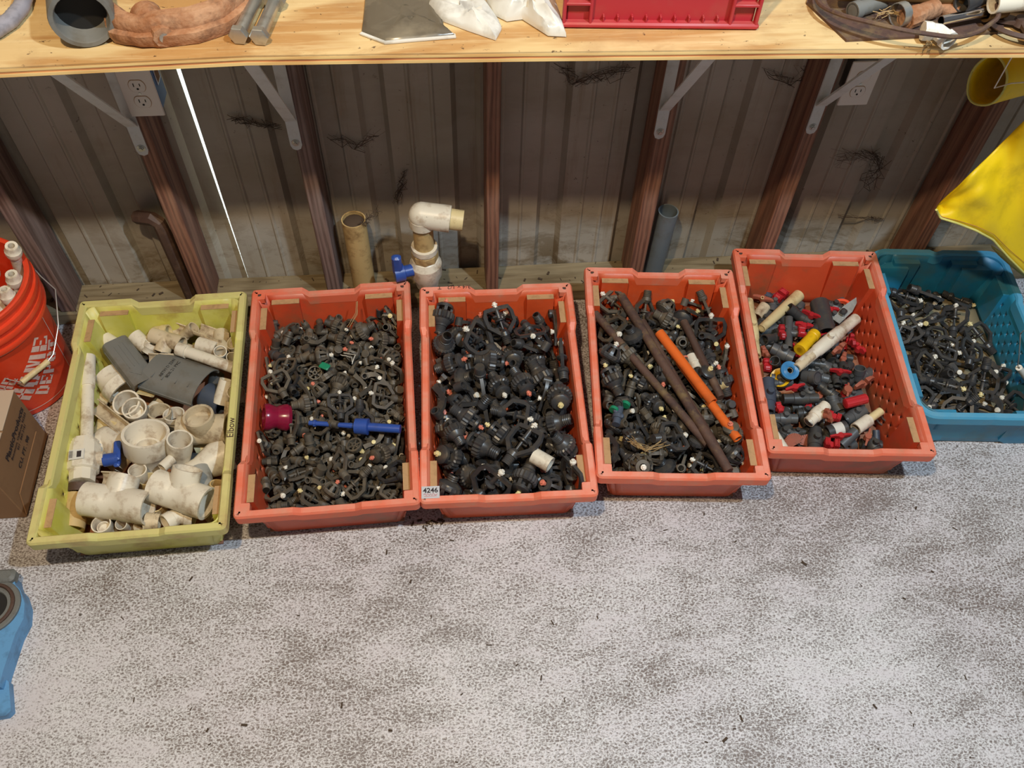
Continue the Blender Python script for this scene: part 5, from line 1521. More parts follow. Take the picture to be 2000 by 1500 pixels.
tee('slim grey upright tee between two red handles', (1541, 621), .06, (1540, 680), .055, .0105, (1575, 652, .06), .026, .0100, 'grey_pvc', nm='grey_tee', bore=.3)
handle('red handle left of the slim grey tee', (1526, 652), .07, R(80), .045, w=.016, t=.012); handle('red ribbed handle right of the slim grey tee', (1565, 650), .07, R(88), .028, w=.012, t=.016)
elbow('grey elbow mouth near the left wall, dark bore', (1510, 661), .055, (1492, 664), .07, (1530, 655), .05, .0140, 'grey_dark')
valve('stout grey coupling below the left grey elbow', (1508, 680), .06, (1549, 700), .06, .0185, 'grey_pvc', None)
cup('grey open coupling left above the blue ring', (1518, 716), .04, (1513, 704), .075, .012, .0135, 'grey_pvc', nm='grey_coupling')
def disc(label, c, z, r, mt, tilt, nm, inner=.35):
    M = Matrix.Translation(atz(*c, z)) @ Matrix.Rotation(tilt[0], 4, 'X') @ Matrix.Rotation(tilt[1], 4, 'Y') @ Matrix.Rotation(R(-90), 4, 'Y'); m = MB()
    m.lathe([(-.003, r), (.0, r * 1.02), (.004, r), (.003, r * .8), (.001, r * .66), (.004, r * inner * 1.3), (.006, r * inner), (-.006, r * inner), (-.003, r)], 28)
    return put(nm, label, 'ring', None, M, m, mt)
disc('yellow flanged ring half under the blue ring', (1524, 738), .05, .0255, 'yellow_pvc', (R(15), R(-20)), 'yellow_ring')
disc('glossy blue flanged ring with dark centre in the valve crate', (1542, 724), .085, .0245, 'blue_ring', (R(20), R(5)), 'blue_ring')
pipe('black stub through the blue ring', (1542, 728), .06, (1542, 724), .09, .0085, 'grey_dark', nm='ring_stub')
handle('red ribbed handle end near the left wall below the coupling', (1497, 716), .05, R(86), .036, w=.014, t=.016); handle('brown-red handle bit under the white pipe valve', (1493, 690), .05, R(60), .034, 'brown_handle')
pipe('grey coupling mouth right of the blue ring', (1571, 735), .06, (1597, 738), .085, .016, 'grey_pvc', collar=[(.6, 1, 1.1)], nm='grey_coupling')
valve('grey valve with leaf-shaped red handle in the middle', (1634, 722), .045, (1636, 752), .045, .0135, 'grey_dark', 'red_handle', 0, .055, R(90))
valve('grey valve open end facing front, right of the leaf handle', (1646, 712), .05, (1650, 742), .06, .0150, 'grey_dark', None)
elbow('grey elbow mouth facing up at the right of the heap', (1676, 738), .045, (1680, 719), .075, (1700, 728), .04, .0145, 'grey_pvc')
handle('worn orange-brown rounded handle beside the long white valve', (1637, 684), .085, R(-38), .050, 'brown_handle', w=.016, t=.014, ribs=False)
handle('red upright handle behind the brown rounded one', (1662, 668), .06, R(75), .040, w=.018, t=.012, ribs=False); handle('red handle with silver tip at the far right of the heap', (1676, 683), .055, R(40), .040, w=.016, t=.012, ribs=False)
handle('long red stick handle right of the yellow fitting', (1557, 690), .05, R(62), .060, w=.008, t=.008, ribs=False)
handle('faded pink leaf-shaped handle at the right edge of the heap', (1685, 752), .07, R(-28), .062, 'brown_handle', w=.02, t=.012, ribs=False)
valve('blue-grey stout valve by the left wall, upright', (1500, 742), .07, (1501, 805), .065, .0190, 'slate', None)
handle('slim red handle below the yellow ring', (1552, 758), .075, R(-16), .055, w=.009, t=.009, ribs=False)
valve('grey coupling lying level in the middle of the heap', (1529, 779), .065, (1597, 778), .065, .0150, 'grey_dark', None)
valve('white valve with brown knob near the front', (1580, 824), .085, (1613, 792), .085, .0170, 'pvc', 'brown_handle', R(50), .036, R(90), ribs=True, group=None)
handle('bright red knob behind the white front valve', (1628, 816), .06, R(20), .030, w=.014, t=.014)
valve('grey valve whose mouth faces front left, under the ribbed knob', (1652, 820), .065, (1687, 802), .06, .0165, 'grey_pvc', None)
m = MB(); m.lathe([(-.030, .010), (-.029, .012), (.029, .012), (.030, .010)], 24, star=.08); M, l = MX((1645, 790), .092, (1697, 777), .092); m.box((0, 0, -.012), (.014, .012, .014)); put('ribbed_crossbar', 'crimson ribbed bar knob on the grey valve', 'lever', None, M, m, 'red_handle')
pipe('cream pipe end at the right front, upper half', (1688, 826), .075, (1720, 803), .075, .0105, 'pvc_cream'); pipe('white ribbed collar on the cream pipe end', (1671, 838), .072, (1697, 820), .072, .0160, 'pvc', nm='pvc_collar')
pipe('grey pipe running down from the white ribbed collar', (1672, 842), .06, (1642, 870), .045, .0140, 'grey_pvc', nm='grey_pipe')
m = MB(); P = [(.017 * math.cos(i * .45), .017 * math.sin(i * .45), .0012 * i) for i in range(28)]; m.sweep(P, .0028); put('coiled_hose', 'small brown coil of tubing against the right wall', 'hose', None, Matrix.Translation(atz(1719, 826, .02)) @ Matrix.Rotation(R(20), 4, 'Y'), m, 'rust_dark')
pipe('ribbed grey tube standing near the front right', (1711, 840), .05, (1712, 872), .03, .0085, 'slate', nm='ribbed_tube', collar=[(i / 10, i / 10 + .05, 1.1) for i in range(1, 9)])
handle('dark red slim handle over the front right pipes', (1641, 853), .07, R(-5), .055, w=.010, t=.008, ribs=False); handle('dark red ribbed knob at the front', (1622, 871), .055, R(10), .036, w=.020, t=.018)
valve('grey valve standing at the front edge of the heap', (1593, 838), .06, (1590, 884), .06, .0175, 'grey_dark', None)
def scallop(label, c, z, tilt):
    m = MB(); n = 15
    for i in range(n):
        a = R(-70) + R(140) * i / (n - 1); m.loft([[Vector((.006 * math.cos(a) - s * .0011 * math.sin(a), .006 * math.sin(a) + s * .0011 * math.cos(a), zz)) for s, zz in ((-1, 0), (1, 0), (1, .003), (-1, .003))], [Vector((.030 * math.cos(a) - s * .0022 * math.sin(a), .030 * math.sin(a) + s * .0022 * math.cos(a), zz)) for s, zz in ((-1, .001), (1, .001), (1, .0045), (-1, .0045))]], True, True, True)
    m.lathe([(-.001, .028), (.0016, .028)], 20, Matrix.Rotation(R(-90), 4, 'Y'), a0=R(-90), a1=R(90)); m.prism([(0, -.02), (.012, -.027), (.024, -.02), (.028, 0), (.024, .02), (.012, .027), (0, .02)], -.001, .0015)
    return put('scallop_grip', label, 'lever', None, Matrix.Translation(atz(*c, z)) @ tilt, m, 'brown_handle')
scallop('brown scallop-shaped ribbed handle at the front left', (1552, 870), .05, Matrix.Rotation(R(115), 4, 'Z') @ Matrix.Rotation(R(-25), 4, 'Y')); scallop('second brown scallop handle half hidden at the front', (1578, 872), .035, Matrix.Rotation(R(70), 4, 'Z') @ Matrix.Rotation(R(-30), 4, 'Y'))
pipe('white pipe slanting in the front left corner of the valve crate', (1512, 848), .06, (1533, 880), .05, .0125, 'pvc')
valve('grey coupling lying near the front left, small red cap above', (1508, 817), .05, (1556, 818), .05, .0150, 'grey_pvc', None); handle('small red cap handle by the blue-grey valve', (1521, 798), .06, R(70), .024, w=.01, t=.01)
valve('dark grey valve between coupling and white front valve', (1556, 808), .045, (1590, 806), .045, .0155, 'grey_dark', None)
handle('thin brown key-shaped handle at the right front', (1694, 855), .065, R(105), .055, 'brown_handle', w=.006, t=.007, ribs=False); handle('round-hubbed brown handle in the middle right', (1655, 763), .07, R(95), .044, 'brown_handle', w=.007, t=.008, hub=.012, ribs=False)
pipe('black barrel with a white paper label at the front', (1615, 845), .05, (1652, 834), .055, .0175, 'black', nm='black_barrel'); pipe('white paper sleeve around the black barrel', (1626, 842), .0525, (1644, 837), .054, .0180, 'bag_film', .98, nm='paper_sleeve')
valve('grey valve lying toward the lower right middle', (1600, 752), .04, (1634, 776), .04, .0150, 'grey_dark', None); elbow('dark grey elbow behind the white front valve', (1628, 786), .045, (1624, 772), .055, (1640, 806), .045, .0150, 'grey_pvc')
pipe('blue-grey pipe stub at the very back of the valve crate', (1490, 570), .03, (1506, 584), .035, .010, 'slate'); handle('brown handle with a cream button at the back left', (1490, 585), .05, R(15), .058, 'brown_handle', w=.009, t=.012, ribs=False)
pipe('cream button on the brown back handle', (1489, 583), .058, (1489, 581), .066, .0045, 'tip_yellow', nm='round_button'); handle('dark red gear-like knob at the back', (1522, 583), .04, R(-40), .050, w=.022, t=.02)
channel('white saddle piece left of the cream tube', (1478, 620), .04, (1494, 598), .045, .016, R(180), mt='pvc_dirty'); disc('round tan plug on the crate floor inside the orange clip', (1649, 592), .02, .019, 'pvc_tan', (R(0), R(0)), 'round_plug', .05)
handle('dark red handle behind the yellow fitting', (1570, 638), .05, R(12), .050, w=.012, t=.014, ribs=False); pipe('black tube with white sticker behind the yellow fitting', (1588, 650), .05, (1604, 634), .05, .015, 'black', nm='black_tube')
pr = random.Random(5)
for i in range(110):
    t_ = pr.random(); px = 1485 + pr.random() * 200 + 25 * t_; py = 590 + 285 * t_; a = pr.uniform(0, 6.28); q = pr.uniform(.018, .045)
    if px > 1650 + 60 * t_: px -= 60
    if pr.random() < .72: valve('%s valve lying low %s' % (('grey', 'dusty grey', 'soiled grey')[i % 3], lowzone(px, py, 1600, 740)), (px - 20 * math.cos(a), py - 16 * math.sin(a)), q, (px + 20 * math.cos(a), py + 16 * math.sin(a)), q, pr.uniform(.012, .016), pr.choice(['grey_pvc', 'grey_dark']), None, group='grey valves lying low in the valve crate')
    else: o = handle('%s handle lying low %s' % (('loose', 'dusty')[i % 2], lowzone(px, py, 1600, 740)), (px, py), q, a, .045, pr.choice(['red_handle', 'brown_handle'])); o['group'] = 'handles lying low in the valve crate'
# ------- single pieces in the other crates
M = Matrix.Translation(atz(540, 815, .125)) @ Matrix.Rotation(R(8), 4, 'Z') @ Matrix.Rotation(R(20), 4, 'Y'); m = MB()
m.lathe([(-.030, .022), (-.030, .031), (-.020, .033), (-.010, .029), (0, .026), (.012, .031), (.024, .033), (.032, .029), (.032, .022), (0, .018), (-.030, .022)], 28); put('magenta_coupling', 'glossy dark magenta waisted coupling by the left wall', 'coupling', None, M, m, 'magenta')
M, l = MX((604, 826), .125, (782, 838), .14); h = l / 2; m = MB(); m.lathe([(-h, .003), (-h, .006), (-h * .35, .006), (h * .02, .007), (h * .02, .0185), (h * .30, .0200), (h * .32, .0105), (h, .0105), (h, .007)], 18)
m.lathe([(-h * .9, .0005), (-h * .9, .0085), (-h * .85, .0085)], 8); put('blue_riser', 'blue nozzle riser with a collar lying across the brownish heap', 'sprinkler riser', None, M, m, 'blue_handle')
m = MB(); m.bbox((0, 0, 0), (.026, .018, .006), .002); put('green_clip', 'small bright green tag in the brownish heap', 'tag', None, Matrix.Translation(atz(634, 715, .125)) @ Matrix.Rotation(R(-30), 4, 'Z'), m, 'green')
pipe('white pipe stub with black specks in the 4246 crate', (1042, 889), .150, (1075, 908), .150, .019, 'pvc')
def rod(label, p0, z0, p1, z1, r, mt='rust', nm='rusty_rod', flat=False):
    M, l = MX(p0, z0, p1, z1); h = l / 2; m = MB(); n = 12; k = 8; rs = []
    for i in range(k + 1):
        x = -h + l * i / k; e = r * (1 + .05 * math.sin(i * 2.1)); rs.append([Vector((x, e * math.cos(a * 2 * math.pi / n), e * math.sin(a * 2 * math.pi / n) + .0012 * math.sin(i * 1.3))) for a in range(n)])
    m.loft(rs, True, True, True); return put(nm, label, 'rod', None, M, m, mt)
rod('thickest rusty rod running front to back over the heap', (1213, 578), .150, (1424, 920), .150, .0118)
rod('long rusty rod right behind the thickest one', (1254, 628), .140, (1416, 905), .138, .0105, 'rust_dark')
rod('rusty rod with worn end lying left of the other rods', (1162, 612), .150, (1382, 868), .140, .0100)
rod('short rusty rod with drilled flat end at the right', (1335, 628), .142, (1408, 776), .140, .0100, 'rust_dark'); pipe('lower plain orange plastic tube beside the rods', (1318, 694), .138, (1441, 858), .140, .0115, 'orange_pipe', .8, nm='orange_tube')
pipe('upper orange plastic tube with dented end', (1288, 650), .152, (1392, 786), .150, .0128, 'orange_pipe', .8, nm='orange_tube')
pipe('small white threaded adapter between orange tube and short rod', (1350, 696), .125, (1361, 722), .130, .0135, 'pvc', collar=[(.0, .45, .8), (.5, .62, 1.15)], nm='pvc_adapter')
pipe('small cream ring end at the right wall of the rod crate', (1405, 754), .11, (1418, 748), .125, .012, 'pvc_cream')
def tuft(label, pts, r=.0007, mt='straw', n=9, sp=.012, nm='twine_tuft', seed=1):
    rr = random.Random(seed); m = MB()
    for i in range(n):
        P = [p + Vector((rr.uniform(-sp, sp), rr.uniform(-sp, sp), rr.uniform(0, sp * .6))) for p in pts]; Q = []
        for a, b in zip(P, P[1:]): Q += [a.lerp(b, t / 4) + Vector((rr.uniform(-1, 1), rr.uniform(-1, 1), rr.uniform(-.4, 1))) * sp * .12 for t in range(4)]
        m.sweep(Q + [P[-1]], [(-r, -r), (r, -r), (0, r)])
    o = put(nm, label, 'fibres', None, None, m, mt); o['kind'] = 'stuff'; return o
tuft('pale straw strands on the heap in front of the rods', [atz(1232, 862, .145), atz(1265, 880, .15), atz(1300, 868, .152)])
tuft('dry fibre tuft on the back wall of the brownish crate', [atz(680, 640, .13), atz(694, 612, .15), atz(700, 592, .17)], n=3, sp=.006, seed=3); tuft('white string curl in the middle of the brownish heap', [atz(668, 690, .13), atz(690, 695, .14), atz(684, 712, .13)], .0009, 'tip_white', 2, .006, seed=4)
M = Matrix.Translation(atz(1207, 812, .135)) @ Matrix.Rotation(R(70), 4, 'Z'); m = MB(); m.lathe([(-.026, .006), (-.026, .010), (-.01, .010), (-.01, .013), (0, .014), (.004, .010), (.026, .009), (.026, .005)], 12); m.ball((.008, .008, .006), .007); m.ball((-.004, -.008, .008), .007)
put('green_blue_fitting', 'blue-grey fitting with green stained rings at left of rod crate', 'fitting', None, M, m, 'slate'); 
for i, (a, b) in enumerate(((1199, 800), (1222, 790))): m = MB(); m.lathe([(-.004, .0115), (.004, .0115)], 12); put('green_ring', 'green ring on the blue-grey fitting, ' + ('lower' if i == 0 else 'upper') + ' one', 'ring', None, Matrix.Translation(atz(a, b, .14)) @ Matrix.Rotation(R(60), 4, 'Z'), m, 'green')
# ---------------------------------------------------------------- pipes standing by the wall
def X_of(px, py, y): return aty(px, py, y)
def upright(label, x, y, z0, z1, r, mt, nm, ri=.84, lean=0, cat='pipe'):
    m = MB(); h = z1 - z0; m.lathe([(0, r * ri), (0, r), (h, r), (h, r * ri), (h * .55, r * ri), (h * .55, 0)], 22, Matrix.Rotation(R(-90 + lean), 4, 'Y')); return put(nm, label, cat, None, Vector((x, y, z0)), m, mt)
s_ = upright('stained tan pipe stub standing on the sill plate left of the blue-handled valve', -.232, 1.678, .044, .30, .031, 'pvc_tan', 'pipe_stub', .9)
m = MB(); m.ball((0, 0, 0), .027, 14, 8, .35); obj('dirt_fill', m.mesh('dirt_fill', 'debris'), s_, Matrix.Translation((0, 0, .246)) @ Matrix.Rotation(R(90), 4, 'Y'))
upright('open dark grey pipe standing beside the reddish stud', .575, 1.676, .044, .285, .027, 'pipe_grey', 'grey_pipe', .88, 2)
t = thing('valve_standpipe', 'white standpipe with blue-handled ball valve and elbow by the wall', 'standpipe', None, Vector((-.056, 1.606, 0)))
V0 = Vector((-.056, 1.606, 0))
def col(z0, z1, r, mt, nm, n=22, sharp=35, prof=None, par=None, **k): m = MB(); m.lathe(prof or [(z0, r * .8), (z0, r), (z1, r), (z1, r * .8)], n, Matrix.Rotation(R(-90), 4, 'Y')); return obj(nm, m.mesh(nm, mt, sharp), par or t)
col(0, .20, .0235, 'pvc', 'lower_pipe')
col(0, 0, 0, 'pvc', 'valve_body', 20, 25, [(.125, .0245), (.125, .030), (.145, .0325), (.165, .041), (.205, .042), (.222, .034), (.224, .031), (.250, .031), (.252, .0335), (.268, .0335), (.268, .026)])
col(0, 0, 0, 'pvc_tan', 'union_nut', 8, 15, [(.222, .0315), (.226, .0345), (.246, .0345), (.250, .0315)])
col(.262, .345, .0255, 'pvc_tan', 'short_pipe')
m = MB(); m.lathe([(.035, .016), (.056, .016), (.058, .023), (.084, .023)], 14, Matrix.Translation((0, -.006, .196)) @ Matrix.Rotation(R(180 + 14), 4, 'Z')); hd = obj('handle', m.mesh('handle', 'blue_handle'), t)
m = MB(); m.bbox((-.072, -.026, .232), (.024, .020, .060), .005); m.bbox((-.070, -.024, .165), (.017, .016, .046), .004); obj('lever_wing', m.mesh('lever_wing', 'blue_handle'), hd)
m = MB(); E0 = Vector((0, 0, .374)); m.lathe([(-.030, .026), (-.030, .0335), (-.006, .0330)], 22, Matrix.Translation(E0) @ Matrix.Rotation(R(-90), 4, 'Y'))
m.lathe([(.0, .0325), (.052, .0335), (.070, .0335), (.070, .027), (.03, .027)], 22, Matrix.Translation(E0) @ Matrix.Rotation(R(-8), 4, 'Z') @ Matrix.Rotation(R(6), 4, 'Y')); m.ball(E0, .0328, 22, 12)
obj('elbow', m.mesh('elbow', 'pvc'), t)
m = MB(); m.lathe([(.066, .021), (.066, .0262), (.102, .0255), (.102, .021), (.07, .021)], 18, Matrix.Translation(E0) @ Matrix.Rotation(R(-8), 4, 'Z') @ Matrix.Rotation(R(6), 4, 'Y'), a0=R(-40), a1=R(250)); obj('broken_pipe_end', m.mesh('broken_pipe_end', 'pvc_cream'), t)
tm = text_mesh('3/4  SCH 40', .010, 'inside_grey', align='CENTER'); obj('printed_letters', tm, t, Matrix.Translation((.035, -.030, .388)) @ Matrix.Rotation(R(60), 4, 'X'))
# dark conduit at far left that comes out of the wall
m = MB(); a = aty(268, 424, 1.71); b = aty(300, 428, 1.672); c = aty(316, 446, 1.665); d = Vector((c.x + .004, 1.668, .045)); m.sweep([a, b, (b + c) / 2 + Vector((.004, 0, .004)), c, c.lerp(d, .3), c.lerp(d, .7), d], .0175)
put('rusty_conduit', 'dirty brown conduit elbowing out of the wall left of the outlet stud', 'conduit', None, None, m, 'pvc_tan' if False else 'rust_dark')
# ---------------------------------------------------------------- bucket
BC = Vector((-1.118, 1.452, 0)); BH = .368
def br(z): return .132 + (.150 - .132) * z / BH
t = thing('orange_bucket', 'orange home improvement store bucket with white printed square at the left edge', 'bucket', None, BC)
m = MB(); pr_ = [(0, 0), (0, .126), (.006, .131), (.262, br(.262)), (.263, .158), (.270, .160), (.276, .158), (.277, .150), (.292, .151), (.293, .160), (.300, .162), (.307, .160), (.308, .152), (.322, .152), (.323, .162), (.330, .163), (.336, .162), (.337, .154), (.356, .154), (.358, .160), (.366, .160), (.368, .156), (.366, .148), (.340, .147), (.01, .128), (.01, 0)]
m.lathe(pr_, 56, Matrix.Rotation(R(-90), 4, 'Y')); obj('bucket_body', m.mesh('bucket_body', 'bucket_orange'), t)
def wrap(pts2, z_mid, ang_mid, lift=.0007):     # (s, t) in metres on the bucket side -> 3D
    out = []
    for s_, t_ in pts2:
        z = z_mid + t_; r = br(z) + lift; a = ang_mid + s_ / .142; out.append(Vector((r * math.cos(a), r * math.sin(a), z)))
    return out
def strip(m, a, b, w, zm, am):      # printed line from a to b on the side
    a, b = Vector(a), Vector(b); d = (b - a).normalized(); nrm = Vector((-d.y, d.x)) * w / 2; k = max(2, int((b - a).length / .012)); L0 = [a.lerp(b, i / k) for i in range(k + 1)]
    r1 = wrap([tuple(p + nrm) for p in L0], zm, am); r2 = wrap([tuple(p - nrm) for p in L0], zm, am); m.loft([r1, r2], False)
zm, am, q = .138, R(-46), .112
m = MB()
for a, b in (((-q, -q), (q, -q)), ((q, -q), (q, q)), ((q, q), (-q, q)), ((-q, q), (-q, -q))): strip(m, a, b, .0024, zm, am)
obj('printed_frame', m.mesh('printed_frame', 'print_pale'), t)
# stencil slab letters as bars: (x0, y0, x1, y1) on a 10 x 14 grid
GL = {'T': [(0, 11, 10, 14), (3, 0, 7, 10.4), (0, 9, 1.6, 11), (8.4, 9, 10, 11), (2, 0, 8, 1.2)], 'H': [(0, 0, 4, 6.6), (0, 7.4, 4, 14), (6, 0, 10, 6.6), (6, 7.4, 10, 14), (4, 6, 6, 8)], 'E': [(0, 0, 4, 6.6), (0, 7.4, 4, 14), (4.5, 0, 10, 2), (4.5, 12, 10, 14), (4.5, 6, 7.5, 8), (8.6, 2, 10, 4), (8.6, 10, 10, 12)],
      'O': [(0, 2, 3.8, 12), (6.2, 2, 10, 12), (1.5, 0, 4.6, 2), (5.4, 0, 8.5, 2), (1.5, 12, 4.6, 14), (5.4, 12, 8.5, 14)], 'M': [(0, 0, 3.4, 14), (9.6, 0, 13, 14), (3.7, 14, 5.6, 14, 7.0, 5, 5.6, 3), (9.3, 14, 7.6, 14, 6.4, 5, 7.4, 3)], 'D': [(0, 0, 3.8, 14), (4.3, 0, 7.5, 2), (4.3, 12, 7.5, 14), (6.4, 2, 10, 12)], 'P': [(0, 0, 3.8, 14), (4.3, 12, 8, 14), (4.3, 6, 8, 8), (6.4, 8, 10, 12)]}
m = MB()
def word(wd, s0, t0, h):
    d = Vector((math.cos(R(45)), math.sin(R(45)))); u = Vector((-d.y, d.x)); x = 0; k = h / 14
    for ch in wd:
        for g_ in GL[ch]:
            if len(g_) == 4: a, b, c, e = g_; g_ = (a, b, c, b, c, e, a, e)
            c4 = [Vector((s0, t0)) + d * (x + g_[i]) * k + u * g_[i + 1] * k for i in (0, 2, 4, 6)]
            nx = 1 + int((c4[1] - c4[0]).length / .007); ny = 1 + int((c4[2] - c4[1]).length / .007)
            m.loft([wrap([tuple(c4[0].lerp(c4[1], i / nx).lerp(c4[3].lerp(c4[2], i / nx), j / ny)) for i in range(nx + 1)], zm, am) for j in range(ny + 1)], False)
        x += 15 if ch == 'M' else 12
word('THE', -.080, -.038, .032); word('HOME', -.034, -.072, .052); word('DEPOT', .010, -.086, .036)
obj('printed_words', m.mesh('printed_words', 'print_pale'), t)
# bail wire with grip hanging over the side
P = [atz(79, 520, .33), aty(110, 565, 1.30), aty(116, 632, 1.285), aty(107, 690, 1.285), aty(95, 712, 1.285)]
P = [atz(55, 512, .335), atz(80, 540, .30), atz(108, 565, .262), atz(112, 610, .22), atz(114, 635, .20), atz(108, 672, .175), atz(104, 692, .165), atz(93, 706, .160)]
m = MB(); m.sweep([p - BC for p in P], .0016); w_ = obj('bail_wire', m.mesh('bail_wire', 'wire'), t); g0, g1 = atz(94, 706, .160) - BC, atz(42, 747, .165) - BC; m = MB(); m.tube(g0, g1, .0072, .003, 12); m.lathe([(-.004, .0078), (.004, .0078)], 12, frame_x(g0, g0.lerp(g1, .1))); obj('plastic_grip', m.mesh('plastic_grip', 'pvc_cream'), w_)
m = MB(); m.sweep([g1, atz(20, 742, .17) - BC, atz(-20, 730, .18) - BC], .0016); obj('wire_end', m.mesh('wire_end', 'wire'), w_)
for i, (px, py, z, dx, dy, l) in enumerate(((22, 480, .425, -.25, .15, .22), (22, 535, .375, -.1, .05, .2), (8, 565, .345, .0, -.1, .2), (-20, 520, .40, -.3, 0, .2), (-8, 590, .30, 0, 0, .2))):
    a = atz(px, py, z); d = Vector((dx, dy, -1)).normalized(); m = MB(); F = frame_x(Vector(), -d); rot = F.to_3x3().to_4x4()
    m.lathe([(-l, .0125), (-.035, .0125), (-.034, .017), (-.028, .0185), (-.018, .0185), (-.014, .0155), (-.006, .0150), (0, .0135), (0, .0075), (-.02, .007), (-.0201, 0)], 14, rot)
    o = put('capped_riser', ('tallest white threaded riser', 'white riser with dark bore', 'lowest white riser by the bucket rim', 'white riser cut off by the left edge', 'half-hidden white riser')[i] + ' standing in the orange bucket', 'pipe', None, a, m, 'pvc')
# ---------------------------------------------------------------- carton
t = thing('cardboard_box', 'brown cardboard carton printed with black lettering by the yellow crate', 'box', None, Vector((-1.017, 1.157, 0)))
m = MB(); m.bbox((-.15, 0, .099), (.30, .228, .196), .002); obj('carton_body', m.mesh('carton_body', 'cardboard'), t)
m = MB(); m.bbox((-.15, .058, .1992), (.302, .112, .003), .0008); obj('top_flap', m.mesh('top_flap', 'cardboard_lit'), t); m = MB(); m.bbox((-.15, -.058, .1992), (.302, .110, .003), .0008); obj('top_flap', m.mesh('top_flap', 'cardboard_lit'), t)  # flaps coloured paler than the body to imitate lamplight on the top
m = MB(); m.prism([(-.112, 0), (.112, 0), (.085, .052), (-.085, .052)], 0, .0025, Matrix.Translation((.0012, 0, .012)) @ Matrix(((0, 0, 1, 0), (1, 0, 0, 0), (0, 1, 0, 0), (0, 0, 0, 1)))); obj('bottom_flap', m.mesh('bottom_flap', 'cardboard'), t)
FM = Matrix(((0, 0, 1, 0), (1, 0, 0, 0), (0, 1, 0, 0), (0, 0, 0, 1)))
for tx, sz, y, z, b in (('PlasticProducts', .0235, .098, .142, .0004), ('Beaumont, California 92223', .0115, .096, .127, 0), ('951 - 845-3161', .0115, .072, .114, 0), ('CU. FT. .98', .0185, .055, .085, .0002)):
    tm = text_mesh(tx, sz, 'ink', .0002, b, 'carton_print', 'RIGHT'); obj('carton_print', tm, t, Matrix.Translation((.0016, y, z)) @ FM)
# ---------------------------------------------------------------- blue iron casting at the lower left
o0 = atz(-30, 1190, 0); t = thing('blue_casting', 'light blue painted iron bracket with round bore at the left edge', 'iron casting', None, o0)
def L2(px, py, z): p = atz(px, py, z) - o0; return (p.x, p.y)
ol = [L2(*p, .045) for p in ((-80, 1116), (0, 1117), (26, 1124), (30, 1142), (40, 1152), (48, 1178), (46, 1208), (30, 1238), (20, 1268), (6, 1310), (-2, 1340), (-60, 1345), (-90, 1240))]
m = MB(); m.prism(ol, .0, .045); obj('casting_body', m.mesh('casting_body', 'blue_iron', 50), t)
ol = [L2(*p, .02) for p in ((-60, 1325), (6, 1322), (18, 1332), (22, 1388), (12, 1398), (-60, 1410))]
m = MB(); m.prism(ol, 0, .022); obj('foot', m.mesh('foot', 'blue_iron', 50), t)
bc_ = atz(-8, 1186, .045) - o0
for r0, r1, z1, mt in ((.062, .050, .052, 'iron_grey'), (.052, .044, .058, 'rust_dark'), (.046, .034, .052, 'iron_grey')):
    m = MB(); m.lathe([(.02, r0), (z1 - .002, r0), (z1, r0 - .002), (z1, r1 + .002), (z1 - .003, r1), (.02, r1), (.02, r0)], 36, Matrix.Rotation(R(-90), 4, 'Y')); obj('bore_ring', m.mesh('bore_ring', mt), t, Vector((bc_.x - .01, bc_.y, 0)))
m = MB(); m.lathe([(.0455, 0), (.0465, .034), (.0456, .034)], 30, Matrix.Rotation(R(-90), 4, 'Y')); obj('bore_shade_disc', m.mesh('bore_shade_disc', 'slot_dark'), t, Vector((bc_.x - .01, bc_.y, 0)))  # dark disc on the solid body, painting the shade of the bore
m = MB(); m.bbox((0, 0, .0), (.05, .03, .03), .006); obj('lug', m.mesh('lug', 'iron_grey'), t, Vector((*L2(8, 1126, .05), .045)))
# ---------------------------------------------------------------- things on the shelf
S = SZ + .0005
P = [atz(*p, S + .014) for p in ((-140, 110), (-60, 82), (-10, 60), (20, 40), (42, 14), (52, -20), (50, -60))]
Q = []
for a, b in zip(P, P[1:]): Q += [a.lerp(b, i / 9) for i in range(9)]
m = MB(); m.sweep(Q, [(.0135 * math.cos(a * .5236), .0135 * math.sin(a * .5236)) for a in range(12)], scale=[1 + .05 * (i % 2) for i in range(len(Q))]); put('ribbed_hose', 'grey translucent ribbed hose curving at the left end of the shelf', 'hose', None, None, m, 'hose_clear')
def bag(label, pts, z, h, mt, nm='parts_bag', seed=0, bord=None):
    """crumpled film bag: outline in pixels, puffed in the middle"""
    rr = random.Random(seed); W_ = [atz(*p, S) for p in pts]; c = sum(W_, Vector()) / len(W_); n = 7; m = MB(); rings = []
    per = []
    for a, b in zip(W_, W_[1:] + W_[:1]): per += [a.lerp(b, i / 4) for i in range(4)]
    bot = [p + Vector((0, 0, z)) for p in per]; rs = [bot]
    for k, f in ((0.02, .25), (.12, .55), (.3, .85), (.55, 1), (.8, .95)):
        rs.append([p.lerp(c, k) + Vector((0, 0, z + h * f * (.65 + .5 * noise.noise(p * 23 + Vector((seed, k * 4, 0))) + .35 * noise.noise(p * 60 + Vector((k * 9, seed, 0)))) + .0012)) for p in per])
    m.loft(rs, True, True, True); o = put(nm, label, 'bag', None, None, m, mt, sharp=60)
    if bord:
        b = MB(); b.sweep([p + Vector((0, 0, z + .002)) for p in [W_[i] for i in bord]], [(-.005, -.0012), (.005, -.0012), (.005, .0014), (-.005, .0014)]); obj('seal_edge', b.mesh('seal_edge', 'bag_film'), o)
    return o
bag('flat bag of dark dusty material with a pale sealed edge', [(716, -30), (706, 66), (752, 84), (890, 72), (868, 55), (850, -30)], 0, .016, 'bag_dark', seed=2, bord=(1, 2, 3))
